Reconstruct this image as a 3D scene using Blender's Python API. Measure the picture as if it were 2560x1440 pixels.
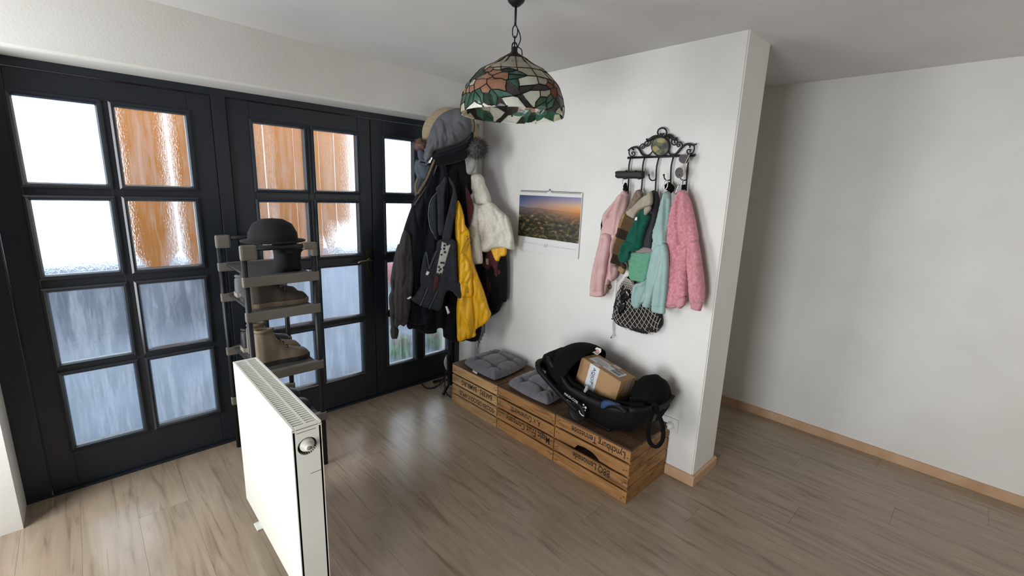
import bpy, bmesh, math, random
from mathutils import Vector, Matrix, noise, kdtree
from mathutils.geometry import delaunay_2d_cdt

# ------------------------------------------------------------------ scene
scene = bpy.context.scene
col = scene.collection
for o in list(bpy.data.objects):
    bpy.data.objects.remove(o)
random.seed(7)
V = Vector
Z = V((0, 0, 1))

# ------------------------------------------------------------------ camera
CAM = V((-2.27946, -2.93487, 1.55554))
YAW, PITCH, ROLL = 0.77141, 0.21396, 0.03852
FPX = 1120.44
camF = V((math.sin(YAW)*math.cos(PITCH), math.cos(YAW)*math.cos(PITCH), -math.sin(PITCH)))
_r = V((math.cos(YAW), -math.sin(YAW), 0)); _u = _r.cross(camF)
camR = _r*math.cos(ROLL)+_u*math.sin(ROLL)
camU = -_r*math.sin(ROLL)+_u*math.cos(ROLL)
cd = bpy.data.cameras.new('camera'); cam = bpy.data.objects.new('camera', cd); col.objects.link(cam)
cd.sensor_fit = 'HORIZONTAL'; cd.sensor_width = 36.0; cd.lens = FPX/2560*36.0
cd.clip_start = 0.02; cd.clip_end = 200
m = Matrix((camR, camU, -camF)).transposed().to_4x4(); m.translation = CAM
cam.matrix_world = m
scene.camera = cam

# ------------------------------------------------------------------ world, lights, exposure
scene.view_settings.view_transform = 'Standard'
scene.view_settings.look = 'None'
scene.view_settings.gamma = 1.0
scene.view_settings.use_curve_mapping = False
scene.view_settings.exposure = 0.3
w = bpy.data.worlds.new('overcast_sky'); scene.world = w; w.use_nodes = True
bg = w.node_tree.nodes['Background']
bg.inputs[0].default_value = (0.86, 0.93, 1.0, 1); bg.inputs[1].default_value = 2.7

def fill_light(name, loc, rot, sx, sy, power, colr, spread=180):
    d = bpy.data.lights.new(name, 'AREA'); d.shape = 'RECTANGLE'; d.size = sx; d.size_y = sy
    d.energy = power; d.color = colr; d.spread = math.radians(spread)
    o = bpy.data.objects.new(name, d); col.objects.link(o); o.location = loc; o.rotation_euler = rot
    return o
# added area lights out of view, standing in for daylight from left and rear
fill_light('side_fill_light', (-3.33, -.64, 1.25), (0, -math.pi/2, 0), 1.7, .76, 38, (0.95, 0.98, 1.0))  # added fill from the left, set to graze the entrance wall
fill_light('low_side_fill_light', (-3.33, -2.35, .75), (0, -math.pi/2, 0), 1.1, .9, 17, (0.93, 0.97, 1.0), 105)  # added low fill for the radiator end and lower right wall
fill_light('rear_fill_light', (.3, -4.33, 1.3), (math.pi/2, 0, 0), 1.1, 1.4, 8.0, (1.0, 0.98, 0.95))  # added rear fill for the end face of the right wall

# ------------------------------------------------------------------ picture -> place
def ray(px, py):
    return camF + camR*((px-1280)/FPX) + camU*((720-py)/FPX)
def on_plane(px, py, p0, n):
    d = ray(px, py); t = (p0-CAM).dot(n)/d.dot(n)
    return CAM+d*t
AX = (V((1, 0, 0)), V((0, 1, 0)), V((0, 0, 1)))
def at(px, py, ax, val):
    p0 = V((0, 0, 0)); p0[ax] = val
    return on_plane(px, py, p0, AX[ax])
class Plane:
    """a vertical working plane: point p0, horizontal normal n that faces the room"""
    def __init__(s, p0, n):
        s.p0 = p0; s.n = n.normalized(); s.u = Z.cross(s.n)
    def uv(s, px, py):
        p = on_plane(px, py, s.p0, s.n)-s.p0
        return (p.dot(s.u), p.z)
    def pt(s, u, v, h=0):
        return s.p0+s.u*u+Z*v+s.n*h
    def off(s, d):
        return Plane(s.p0+s.n*d, s.n)
def wallp(d):
    return Plane(V((-d, 0, 0)), V((-1, 0, 0)))
def linep(ax, ay, bx, by, off=0):
    a = V((ax, ay, 0)); d = (V((bx, by, 0))-a).normalized()
    n = V((d.y, -d.x, 0))
    if n.dot(CAM-a) < 0: n = -n
    return Plane(a+n*off, n)

# ------------------------------------------------------------------ materials
def lin(c):
    if isinstance(c, str):
        c = tuple(int(c[i:i+2], 16)/255 for i in (0, 2, 4))
    return tuple((x/12.92 if x <= .04045 else ((x+.055)/1.055)**2.4) for x in c)+(1,)
def nodes(name):
    mt = bpy.data.materials.new(name); mt.use_nodes = True
    nt = mt.node_tree; b = nt.nodes['Principled BSDF']
    return mt, nt, b
def M(name, c, rough=.7, c2=None, ns=12., stretch=(1, 1, 1), bump=0., bs=60., bstretch=None, metal=0., sheen=0., coat=0., spec=.5, rnd=0., trans=0., contrast=(.35, .65)):
    mt, nt, b = nodes(name); N = nt.nodes; L = nt.links
    b.inputs['Roughness'].default_value = rough; b.inputs['Metallic'].default_value = metal
    b.inputs['Specular IOR Level'].default_value = spec
    if sheen: b.inputs['Sheen Weight'].default_value = sheen; b.inputs['Sheen Roughness'].default_value = .5
    if coat: b.inputs['Coat Weight'].default_value = coat
    b.inputs['Base Color'].default_value = lin(c)
    tc = N.new('ShaderNodeTexCoord'); out = None
    if c2:
        mp = N.new('ShaderNodeMapping'); mp.inputs['Scale'].default_value = stretch
        L.new(tc.outputs['Object'], mp.inputs[0])
        nz = N.new('ShaderNodeTexNoise'); nz.inputs['Scale'].default_value = ns; nz.inputs['Detail'].default_value = 5
        L.new(mp.outputs[0], nz.inputs['Vector'])
        rp = N.new('ShaderNodeValToRGB'); rp.color_ramp.elements[0].position = contrast[0]; rp.color_ramp.elements[1].position = contrast[1]
        rp.color_ramp.elements[0].color = lin(c); rp.color_ramp.elements[1].color = lin(c2)
        L.new(nz.outputs['Fac'], rp.inputs[0]); out = rp.outputs[0]
        L.new(out, b.inputs['Base Color'])
    if rnd:
        oi = N.new('ShaderNodeObjectInfo'); hs = N.new('ShaderNodeHueSaturation')
        mr = N.new('ShaderNodeMapRange'); mr.inputs['To Min'].default_value = 1-rnd; mr.inputs['To Max'].default_value = 1+rnd
        L.new(oi.outputs['Random'], mr.inputs[0]); L.new(mr.outputs[0], hs.inputs['Value'])
        if out: L.new(out, hs.inputs['Color'])
        else: hs.inputs['Color'].default_value = lin(c)
        L.new(hs.outputs[0], b.inputs['Base Color'])
    if bump:
        mp2 = N.new('ShaderNodeMapping'); mp2.inputs['Scale'].default_value = bstretch or stretch
        L.new(tc.outputs['Object'], mp2.inputs[0])
        n2 = N.new('ShaderNodeTexNoise'); n2.inputs['Scale'].default_value = bs; n2.inputs['Detail'].default_value = 3
        L.new(mp2.outputs[0], n2.inputs['Vector'])
        bp = N.new('ShaderNodeBump'); bp.inputs['Strength'].default_value = bump; bp.inputs['Distance'].default_value = .004
        L.new(n2.outputs['Fac'], bp.inputs['Height']); L.new(bp.outputs[0], b.inputs['Normal'])
    if trans:
        tl = N.new('ShaderNodeBsdfTranslucent'); mx = N.new('ShaderNodeMixShader'); mx.inputs[0].default_value = trans
        if out: L.new(out, tl.inputs[0])
        else: tl.inputs[0].default_value = lin(c)
        L.new(b.outputs[0], mx.inputs[1]); L.new(tl.outputs[0], mx.inputs[2])
        L.new(mx.outputs[0], N['Material Output'].inputs[0])
    return mt

# ------------------------------------------------------------------ mesh helpers
def tag(o, label=None, cat=None, group=None, kind=None):
    if label: o['label'] = label
    if cat: o['category'] = cat
    if group: o['group'] = group
    if kind: o['kind'] = kind
    return o
def attach(o, parent):
    if parent:
        o.parent = parent
        mw = parent.matrix_basis.copy() if parent.parent is None else parent.parent.matrix_basis @ parent.matrix_parent_inverse @ parent.matrix_basis
        o.matrix_parent_inverse = mw.inverted()
def mesh(name, vs, fs, mat=None, parent=None, smooth=False):
    me = bpy.data.meshes.new(name); me.from_pydata([tuple(v) for v in vs], [], [tuple(f) for f in fs]); me.update()
    if smooth: me.polygons.foreach_set('use_smooth', [True]*len(me.polygons))
    if mat: me.materials.append(mat)
    o = bpy.data.objects.new(name, me); col.objects.link(o); attach(o, parent)
    return o
def from_bm(name, bm, mat=None, parent=None, smooth=False):
    bmesh.ops.recalc_face_normals(bm, faces=bm.faces[:])
    me = bpy.data.meshes.new(name); bm.to_mesh(me); bm.free()
    if smooth: me.polygons.foreach_set('use_smooth', [True]*len(me.polygons))
    if mat: me.materials.append(mat)
    o = bpy.data.objects.new(name, me); col.objects.link(o); attach(o, parent)
    return o
def thing(name, loc, label, cat, group=None):
    o = bpy.data.objects.new(name, None); col.objects.link(o); o.location = loc
    o.empty_display_size = .05
    return tag(o, label, cat, group)
def box(name, a, b, mat, parent=None, bevel=0., mtx=None, smooth=False):
    bm = bmesh.new(); bmesh.ops.create_cube(bm, size=1)
    for v in bm.verts:
        v.co = V([(a[i]+b[i])/2+v.co[i]*(b[i]-a[i]) for i in range(3)])
    if bevel: bmesh.ops.bevel(bm, geom=bm.edges[:], offset=bevel, segments=2, affect='EDGES', profile=.6)
    if mtx:
        for v in bm.verts: v.co = mtx @ v.co
    return from_bm(name, bm, mat, parent, smooth)
def prism(name, pts, n, depth, mat, parent=None, bevel=0., smooth=False):
    """polygon pts (3D, planar) pushed along n by depth"""
    bm = bmesh.new(); n = V(n)
    vs = [bm.verts.new(p) for p in pts]; f = bm.faces.new(vs)
    r = bmesh.ops.extrude_face_region(bm, geom=[f])
    for g in r['geom']:
        if isinstance(g, bmesh.types.BMVert): g.co += n*depth
    if bevel: bmesh.ops.bevel(bm, geom=bm.edges[:], offset=bevel, segments=2, affect='EDGES')
    return from_bm(name, bm, mat, parent, smooth)
def catmull(pts, step, closed=False):
    n = len(pts); out = []
    rng = range(n) if closed else range(n-1)
    for i in rng:
        if closed:
            p0, p1, p2, p3 = pts[i-1], pts[i], pts[(i+1) % n], pts[(i+2) % n]
        else:
            p1, p2 = pts[i], pts[i+1]; p0 = pts[i-1] if i else p1*2-p2; p3 = pts[i+2] if i+2 < n else p2*2-p1
        k = max(1, int((p2-p1).length/step+.5))
        for j in range(k):
            t = j/k
            q = .5*((2*p1)+(p2-p0)*t+(2*p0-5*p1+4*p2-p3)*t*t+(3*p1-p0-3*p2+p3)*t**3)
            out.append(q)
    if not closed: out.append(pts[-1].copy())
    return out
def sweep(bm, pts, r, seg=8, closed=False, ry=None, up=None, caps=True):
    n = len(pts); rings = []
    prev = None
    for i, p in enumerate(pts):
        if closed: t = pts[(i+1) % n]-pts[i-1]
        else: t = pts[min(i+1, n-1)]-pts[max(i-1, 0)]
        if t.length < 1e-9: t = V((0, 0, 1))
        t.normalize()
        if up is not None:
            a = up-t*up.dot(t)
            if a.length < 1e-4: a = t.orthogonal()
        elif prev is None: a = t.orthogonal()
        else:
            a = prev-t*prev.dot(t)
            if a.length < 1e-6: a = t.orthogonal()
        a.normalize(); prev = a; b = t.cross(a)
        rr = r[i] if isinstance(r, (list, tuple)) else r
        r2 = rr if ry is None else (ry[i] if isinstance(ry, (list, tuple)) else ry)
        rings.append([bm.verts.new(p+a*(math.cos(2*math.pi*k/seg)*rr)+b*(math.sin(2*math.pi*k/seg)*r2)) for k in range(seg)])
    m = n if closed else n-1
    for i in range(m):
        A, B = rings[i], rings[(i+1) % n]
        for k in range(seg):
            bm.faces.new((A[k], A[(k+1) % seg], B[(k+1) % seg], B[k]))
    if not closed and caps:
        bm.faces.new(rings[0][::-1]); bm.faces.new(rings[-1])
def tube(name, pts, r, mat, parent=None, seg=8, closed=False, ry=None, up=None, step=None):
    if step:
        pts = catmull([V(p) for p in pts], step, closed)
    bm = bmesh.new(); sweep(bm, [V(p) for p in pts], r, seg, closed, ry, up)
    return from_bm(name, bm, mat, parent, True)
def lathe_bm(bm, prof, c, seg=32, axis=Z, ref=None):
    axis = V(axis).normalized(); a = (ref or axis.orthogonal()).normalized(); b = axis.cross(a)
    rings = []
    for r, z in prof:
        if r < 1e-6: rings.append([bm.verts.new(c+axis*z)])
        else: rings.append([bm.verts.new(c+axis*z+a*(r*math.cos(2*math.pi*k/seg))+b*(r*math.sin(2*math.pi*k/seg))) for k in range(seg)])
    for A, B in zip(rings, rings[1:]):
        for k in range(seg):
            k2 = (k+1) % seg
            if len(A) == 1 and len(B) == 1: continue
            if len(A) == 1: bm.faces.new((A[0], B[k], B[k2]))
            elif len(B) == 1: bm.faces.new((A[k], A[k2], B[0]))
            else: bm.faces.new((A[k], A[k2], B[k2], B[k]))
def lathe(name, prof, c, mat, parent=None, seg=32, axis=Z, smooth=True, ref=None):
    bm = bmesh.new(); lathe_bm(bm, prof, V(c), seg, axis, ref)
    return from_bm(name, bm, mat, parent, smooth)
def ellipsoid(name, c, rx, ry, rz, mat, parent=None, rot=None, sub=3, rough=0., rs=8.):
    bm = bmesh.new(); bmesh.ops.create_icosphere(bm, subdivisions=sub, radius=1)
    R = rot or Matrix.Identity(3)
    for v in bm.verts:
        k = 1+rough*noise.noise(v.co*rs)
        v.co = V(c)+R @ V((v.co.x*rx*k, v.co.y*ry*k, v.co.z*rz*k))
    return from_bm(name, bm, mat, parent, True)
def copy_tree(o, parent=None, move=None):
    c = o.copy(); col.objects.link(c)
    if parent: c.parent = parent
    for ch in [x for x in bpy.data.objects if x.parent == o]:
        copy_tree(ch, c)
    return c
def text(name, s, p0, p1, height, n, mat, parent=None, lift=.0006, bold=0.):
    """lettering on a surface: baseline from p0 to p1 (its width), n = outward normal"""
    cu = bpy.data.curves.new(name, 'FONT'); cu.body = s; cu.size = 1; cu.offset = bold; cu.resolution_u = 3
    ob = bpy.data.objects.new('t', cu); col.objects.link(ob)
    dg = bpy.context.evaluated_depsgraph_get()
    me = bpy.data.meshes.new_from_object(ob.evaluated_get(dg))
    bpy.data.objects.remove(ob); bpy.data.curves.remove(cu)
    xs = [v.co.x for v in me.vertices]; ys = [v.co.y for v in me.vertices]
    w0, w1 = min(xs), max(xs); capH = .72
    d = (p1-p0); W = d.length; d = d.normalized(); n = V(n).normalized(); up = n.cross(d)
    for v in me.vertices:
        v.co = p0+d*((v.co.x-w0)/(w1-w0)*W)+up*(v.co.y/capH*height)+n*lift
    me.name = name; me.materials.append(mat)
    o = bpy.data.objects.new(name, me); col.objects.link(o); attach(o, parent)
    return o

def garment(name, px, plane, mat, parent=None, T=.03, wf=.04, folds=(), nz=.004, nf=(14, 3.5), back=.5, sp=.008, seed=0, round_=True, fluff=0., fl_s=60., bulge=None):
    """cloth hanging in a vertical plane: outline, soft thickness, folds; a closed body with a front and a back"""
    pts = [V(plane.uv(*p)) for p in px]
    if round_: bd = catmull(pts, sp, True)
    else:
        bd = []
        for i, a in enumerate(pts):
            b = pts[(i+1) % len(pts)]; k = max(1, int((b-a).length/sp))
            bd += [a+(b-a)*(j/k) for j in range(k)]
    nb = len(bd)
    kd = kdtree.KDTree(nb)
    for i, p in enumerate(bd): kd.insert((p.x, p.y, 0), i)
    kd.balance()
    def inside(p):
        c = False; j = nb-1
        for i in range(nb):
            a, b = bd[i], bd[j]
            if (a.y > p.y) != (b.y > p.y) and p.x < (b.x-a.x)*(p.y-a.y)/(b.y-a.y)+a.x: c = not c
            j = i
        return c
    x0 = min(p.x for p in bd); x1 = max(p.x for p in bd); y0 = min(p.y for p in bd); y1 = max(p.y for p in bd)
    rnd = random.Random(seed+hash(len(px)) % 97)
    pin = []
    y = y0; row = 0
    while y < y1:
        # scanline crossings
        xs = []
        for i in range(nb):
            a, b = bd[i], bd[i-1]
            if (a.y > y) != (b.y > y): xs.append((b.x-a.x)*(y-a.y)/(b.y-a.y)+a.x)
        xs.sort()
        x = x0+(row % 2)*sp*.5
        while x < x1:
            k = sum(1 for q in xs if q < x)
            if k % 2:
                p = V((x+rnd.uniform(-.1, .1)*sp, y+rnd.uniform(-.1, .1)*sp))
                if kd.find((p.x, p.y, 0))[2] > sp*.55: pin.append(p)
            x += sp
        y += sp*.87; row += 1
    allv = bd+pin
    r = delaunay_2d_cdt([V((p.x, p.y)) for p in allv], [(i, (i+1) % nb) for i in range(nb)], [], 1, 1e-6)
    vs2, _, fs = r[0], r[1], r[2]
    orig = r[3]
    isb = [any(q < nb for q in o_) for o_ in orig]
    fl = []
    for f in folds:
        pl = [V(plane.uv(*p)) for p in f[0]]
        if len(pl) > 2: pl = catmull(pl, .02)
        fl.append((pl, f[1], f[2]))
    def segd(p, pl):
        best = 9
        for a, b in zip(pl, pl[1:]):
            ab = b-a; t = max(0, min(1, (p-a).dot(ab)/max(ab.dot(ab), 1e-9)))
            best = min(best, (p-a-ab*t).length)
        return best
    H = []; D = []
    for i, p in enumerate(vs2):
        d = kd.find((p.x, p.y, 0))[2] if not isb[i] else 0
        q = min(d/wf, 1); h = T*math.sqrt(max(0, 1-(1-q)**2)); e = min(1, d/.025)
        for pl, a, wd in fl:
            s = segd(p, pl)
            if s < wd*3: h += a*math.exp(-(s/wd)**2)*e
        h += e*nz*(noise.noise(V((p.x*nf[0], p.y*nf[1], seed*3.7)))+.5*noise.noise(V((p.x*nf[0]*2.3, p.y*nf[1]*1.7, seed+9))))*2
        cr = 1-abs(noise.noise(V((p.x*nf[0]*.9+3, p.y*nf[1]*1.3, seed*1.3+5)))); h -= e*nz*1.6*max(0, cr-.72)/.28
        if fluff: h += e*fluff*noise.noise(V((p.x*fl_s, p.y*fl_s, seed)))
        if bulge: h += e*bulge(p.x, p.y)
        H.append(h); D.append(q)
    n = len(vs2); verts = [plane.pt(p.x, p.y, H[i]) for i, p in enumerate(vs2)]
    bmap = {}
    for i in range(n):
        if isb[i]: bmap[i] = i
        else:
            bmap[i] = len(verts); verts.append(plane.pt(vs2[i].x, vs2[i].y, -back*T*math.sqrt(max(0, 1-(1-D[i])**2))))
    faces = [tuple(f) for f in fs]+[tuple(bmap[k] for k in f[::-1]) for f in fs if not all(isb[k] for k in f)]
    o = mesh(name, verts, faces, mat, parent, True)
    return o
scene.cycles.max_bounces = 6
scene.cycles.diffuse_bounces = 3
scene.cycles.glossy_bounces = 2
scene.cycles.transmission_bounces = 4
scene.cycles.transparent_max_bounces = 6
scene.cycles.caustics_reflective = False
scene.cycles.use_adaptive_sampling = True
scene.cycles.adaptive_threshold = 0.03

# ================================================================== STRUCTURE
def struct(o):
    return tag(o, kind='structure')
mWall = M('white_plaster', 'e4e2de', .9, 'dddbd6', 3, bump=.12, bs=90)
mCeil = M('ceiling_paint', 'd2d0ce', .92, 'cac8c6', 2, bump=.08, bs=70)
mSlab = M('screed', '6a6258', .9)
def floor_material():
    mt, nt, b = nodes('oak_laminate'); N = nt.nodes; L = nt.links
    tc = N.new('ShaderNodeTexCoord'); mp = N.new('ShaderNodeMapping')
    oi = N.new('ShaderNodeObjectInfo'); ad = N.new('ShaderNodeVectorMath'); ad.operation = 'ADD'
    sc = N.new('ShaderNodeVectorMath'); sc.operation = 'SCALE'; sc.inputs['Scale'].default_value = 13
    cb = N.new('ShaderNodeCombineXYZ'); L.new(oi.outputs['Random'], cb.inputs[0]); L.new(oi.outputs['Random'], cb.inputs[1])
    L.new(cb.outputs[0], sc.inputs[0]); L.new(tc.outputs['Object'], ad.inputs[0]); L.new(sc.outputs[0], ad.inputs[1])
    mp.inputs['Scale'].default_value = (9, 1.1, 1); L.new(ad.outputs[0], mp.inputs[0])
    n1 = N.new('ShaderNodeTexNoise'); n1.inputs['Scale'].default_value = 2.2; n1.inputs['Detail'].default_value = 7; n1.inputs['Distortion'].default_value = 1.1
    L.new(mp.outputs[0], n1.inputs[0])
    r1 = N.new('ShaderNodeValToRGB'); e = r1.color_ramp.elements
    e[0].position = .27; e[0].color = lin('80705e'); e[1].position = .72; e[1].color = lin('a0907c')
    k = r1.color_ramp.elements.new(.44); k.color = lin('948471')
    L.new(n1.outputs['Fac'], r1.inputs[0])
    # three strips on every board
    br = N.new('ShaderNodeTexBrick'); br.offset = .37; br.inputs['Scale'].default_value = 1
    br.inputs['Brick Width'].default_value = .43; br.inputs['Row Height'].default_value = .0643; br.inputs['Mortar Size'].default_value = .0006
    br.inputs['Color1'].default_value = (.9, .9, .9, 1); br.inputs['Color2'].default_value = (1.07, 1.06, 1.05, 1); br.inputs['Mortar'].default_value = (.72, .7, .68, 1)
    m2 = N.new('ShaderNodeMapping'); m2.inputs['Rotation'].default_value = (0, 0, math.pi/2); L.new(ad.outputs[0], m2.inputs[0]); L.new(m2.outputs[0], br.inputs[0])
    mx = N.new('ShaderNodeMix'); mx.data_type = 'RGBA'; mx.blend_type = 'MULTIPLY'; mx.inputs[0].default_value = .55
    L.new(r1.outputs[0], mx.inputs[6]); L.new(br.outputs[0], mx.inputs[7])
    # dark grain lines
    mp3 = N.new('ShaderNodeMapping'); mp3.inputs['Scale'].default_value = (34, 1.6, 1); L.new(ad.outputs[0], mp3.inputs[0])
    n3 = N.new('ShaderNodeTexNoise'); n3.inputs['Scale'].default_value = 1.3; n3.inputs['Detail'].default_value = 4; n3.inputs['Distortion'].default_value = .6; L.new(mp3.outputs[0], n3.inputs[0])
    r3 = N.new('ShaderNodeValToRGB'); r3.color_ramp.elements[0].position = .3; r3.color_ramp.elements[0].color = (.62, .58, .54, 1); r3.color_ramp.elements[1].position = .42; r3.color_ramp.elements[1].color = (1, 1, 1, 1)
    L.new(n3.outputs['Fac'], r3.inputs[0])
    mx2 = N.new('ShaderNodeMix'); mx2.data_type = 'RGBA'; mx2.blend_type = 'MULTIPLY'; mx2.inputs[0].default_value = .7
    L.new(mx.outputs[2], mx2.inputs[6]); L.new(r3.outputs[0], mx2.inputs[7]); L.new(mx2.outputs[2], b.inputs['Base Color'])
    b.inputs['Roughness'].default_value = .27; b.inputs['Specular IOR Level'].default_value = .6
    bp = N.new('ShaderNodeBump'); bp.inputs['Strength'].default_value = .12; bp.inputs['Distance'].default_value = .002
    L.new(n3.outputs['Fac'], bp.inputs['Height']); L.new(bp.outputs[0], b.inputs['Normal'])
    return mt
mFloor = floor_material()
XL, YB, XF = -3.4, -4.4, 1.2            # left wall, rear wall, far wall of the hall
floor = struct(box('floor', (XL, YB, -.06), (XF, .12, -.0085), mSlab))
pw, plen = .193, 1.285
base = None; ci = 0
x = XL
while x < XF-.01:
    w_ = min(pw, XF-x); y = .0-((ci*.43) % plen); ci += 1
    y = .1-((ci*.43) % plen)
    ytop = .1
    segs = []
    yy = ytop; first = plen-((ci*.47) % plen)
    while yy > YB:
        l = first if yy == ytop else plen
        segs.append((max(YB, yy-l), yy)); yy -= l
    for (a, b_) in segs:
        if b_-a < .02: continue
        if abs(b_-a-plen) < 1e-6 and abs(w_-pw) < 1e-6 and base:
            o = base.copy(); col.objects.link(o); o.location = (x, a, 0)
        else:
            o = box('plank', (.0003, .0004, -.0085), (w_-.0003, b_-a-.0004, 0), mFloor)
            o.location = (x, a, 0)
            if abs(b_-a-plen) < 1e-6 and abs(w_-pw) < 1e-6: base = o
        o.parent = floor
    x += pw

YW = -.22                                # room face of the entrance wall; the door stands back in the opening
yBot = at(1731, 1190, 0, 0).y; yTop = at(1817, 525, 0, 0).y
def wall_right():
    zt = 2.42; k = (yTop-yBot)/(1.5-.054)
    def ye(z): return yBot+(z-.054)*k
    T = .28; vs = []
    for xx in (0, T):
        vs += [(xx, ye(0), 0), (xx, ye(zt), zt), (xx, .3, zt), (xx, .3, 0)]
    fs = [(0, 1, 2, 3), (7, 6, 5, 4), (0, 4, 5, 1), (1, 5, 6, 2), (2, 6, 7, 3), (3, 7, 4, 0)]
    bm = bmesh.new(); vv = [bm.verts.new(v) for v in vs]
    for f in fs: bm.faces.new([vv[i] for i in f])
    bm.edges.ensure_lookup_table()
    es = [e for e in bm.edges if abs(e.verts[0].co.y-e.verts[1].co.y) < .1 and abs(e.verts[0].co.z-e.verts[1].co.z) > 1 and e.verts[0].co.y < -1]
    bmesh.ops.bevel(bm, geom=es, offset=.006, segments=2, affect='EDGES')
    return from_bm('wall_right', bm, mWall)
struct(wall_right())
LZ = 2.024
struct(box('wall_front', (-2.62, YW, LZ), (0, .1, 2.42), mWall, bevel=.012))
struct(box('wall_front_jamb', (-.043, YW, 0), (0, .1, LZ+.01), mWall, bevel=.004))
struct(box('wall_front_side', (XL, YW, 0), (-2.62, .1, 2.42), mWall))
mTaupe = M('bounce_cut_taupe', '8f887c', .9, '89826f', 3, bump=.1, bs=80)  # unseen left and rear walls toned darker to cut bounce light
struct(box('wall_left', (XL-.2, YB, 0), (XL, .1, 2.42), mTaupe))
struct(box('wall_rear', (XL, YB-.2, 0), (XF, YB, 2.42), mTaupe))
wn = bpy.data.objects.new('fill_frame_1', None); col.objects.link(wn); wn.location = (XL, -.64, 1.25); struct(wn)  # frame added round the side fill light; the wall behind is solid
mFillFrame = M('fill_frame_white', 'e2e2df', .4)
for (a_, b_) in (((XL, -1.08, .34), (XL+.06, -1.02, 2.16)), ((XL, -.26, .34), (XL+.06, -.22, 2.16)), ((XL, -1.08, 2.10), (XL+.06, -.22, 2.16)), ((XL, -1.08, .34), (XL+.06, -.22, .40))):
    box('fill_frame_bar', a_, b_, mFillFrame, wn)
def frame_around(name, c, hw, hz, axis):  # white surround added to dress a fill light, no opening behind it
    w_ = bpy.data.objects.new(name, None); col.objects.link(w_); w_.location = c; struct(w_)
    for (u0, u1, v0, v1) in ((-hw-.06, -hw, -hz-.06, hz+.06), (hw, hw+.06, -hz-.06, hz+.06), (-hw, hw, hz, hz+.06), (-hw, hw, -hz-.06, -hz)):
        if axis == 'x': box('fill_frame_bar', (c[0], c[1]+u0, c[2]+v0), (c[0]+.06, c[1]+u1, c[2]+v1), mFillFrame, w_)
        else: box('fill_frame_bar', (c[0]+u0, c[1], c[2]+v0), (c[0]+u1, c[1]+.06, c[2]+v1), mFillFrame, w_)
frame_around('fill_frame_2', (XL, -2.35, .75), .47, .57, 'x')
frame_around('fill_frame_3', (.3, YB, 1.3), .57, .72, 'y')
struct(box('wall_far', (XF, YB, 0), (XF+.15, .3, 2.42), mWall))
struct(box('wall_hall_end', (.28, .1, 0), (XF, .3, 2.42), mWall))
# ceiling: a slightly uneven plaster skin
def ceiling():
    nx, ny = 46, 46; vs = []; fs = []
    for j in range(ny+1):
        for i in range(nx+1):
            x = XL+(XF+.1-XL)*i/nx; y = YB+(.12-YB)*j/ny
            z = 2.302-.022*math.exp(-((x*x)/(.7**2)+(y-YW)**2/(.45**2)))
            if x < -1.3: z += .02*min(1, (-1.3-x)/1.1)*max(0, 1-abs(y-YW)/1.2)
            vs.append((x, y, z))
    for j in range(ny):
        for i in range(nx):
            a = j*(nx+1)+i; fs.append((a, a+nx+1, a+nx+2, a+1))
    return mesh('ceiling', vs, fs, mCeil, None, True)
struct(ceiling())
struct(box('roof_slab', (XL-.2, YB-.2, 2.42), (XF+.15, .3, 2.55), mWall))
mBase = M('oak_skirting', 'c9a687', .5, 'b8936f', 5, (30, 1.5, 1), bump=.1, bs=40)
ze = .058
struct(prism('baseboard_right', [(-.014, -.45, 0), (-.014, -.45, ze-.008), (-.006, -.45, ze), (0, -.45, ze), (0, -.45, 0)], (0, -1, 0), yBot+.45-.014 and abs(yBot+.45)+.014, mBase))
struct(prism('baseboard_end', [(0, yBot-.014, 0), (0, yBot-.014, ze-.008), (0, yBot-.006, ze), (0, yBot, ze), (0, yBot, 0)], (1, 0, 0), .294, mBase))
struct(box('baseboard_far', (XF-.014, YB, 0), (XF, .1, ze), mBase))

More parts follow.
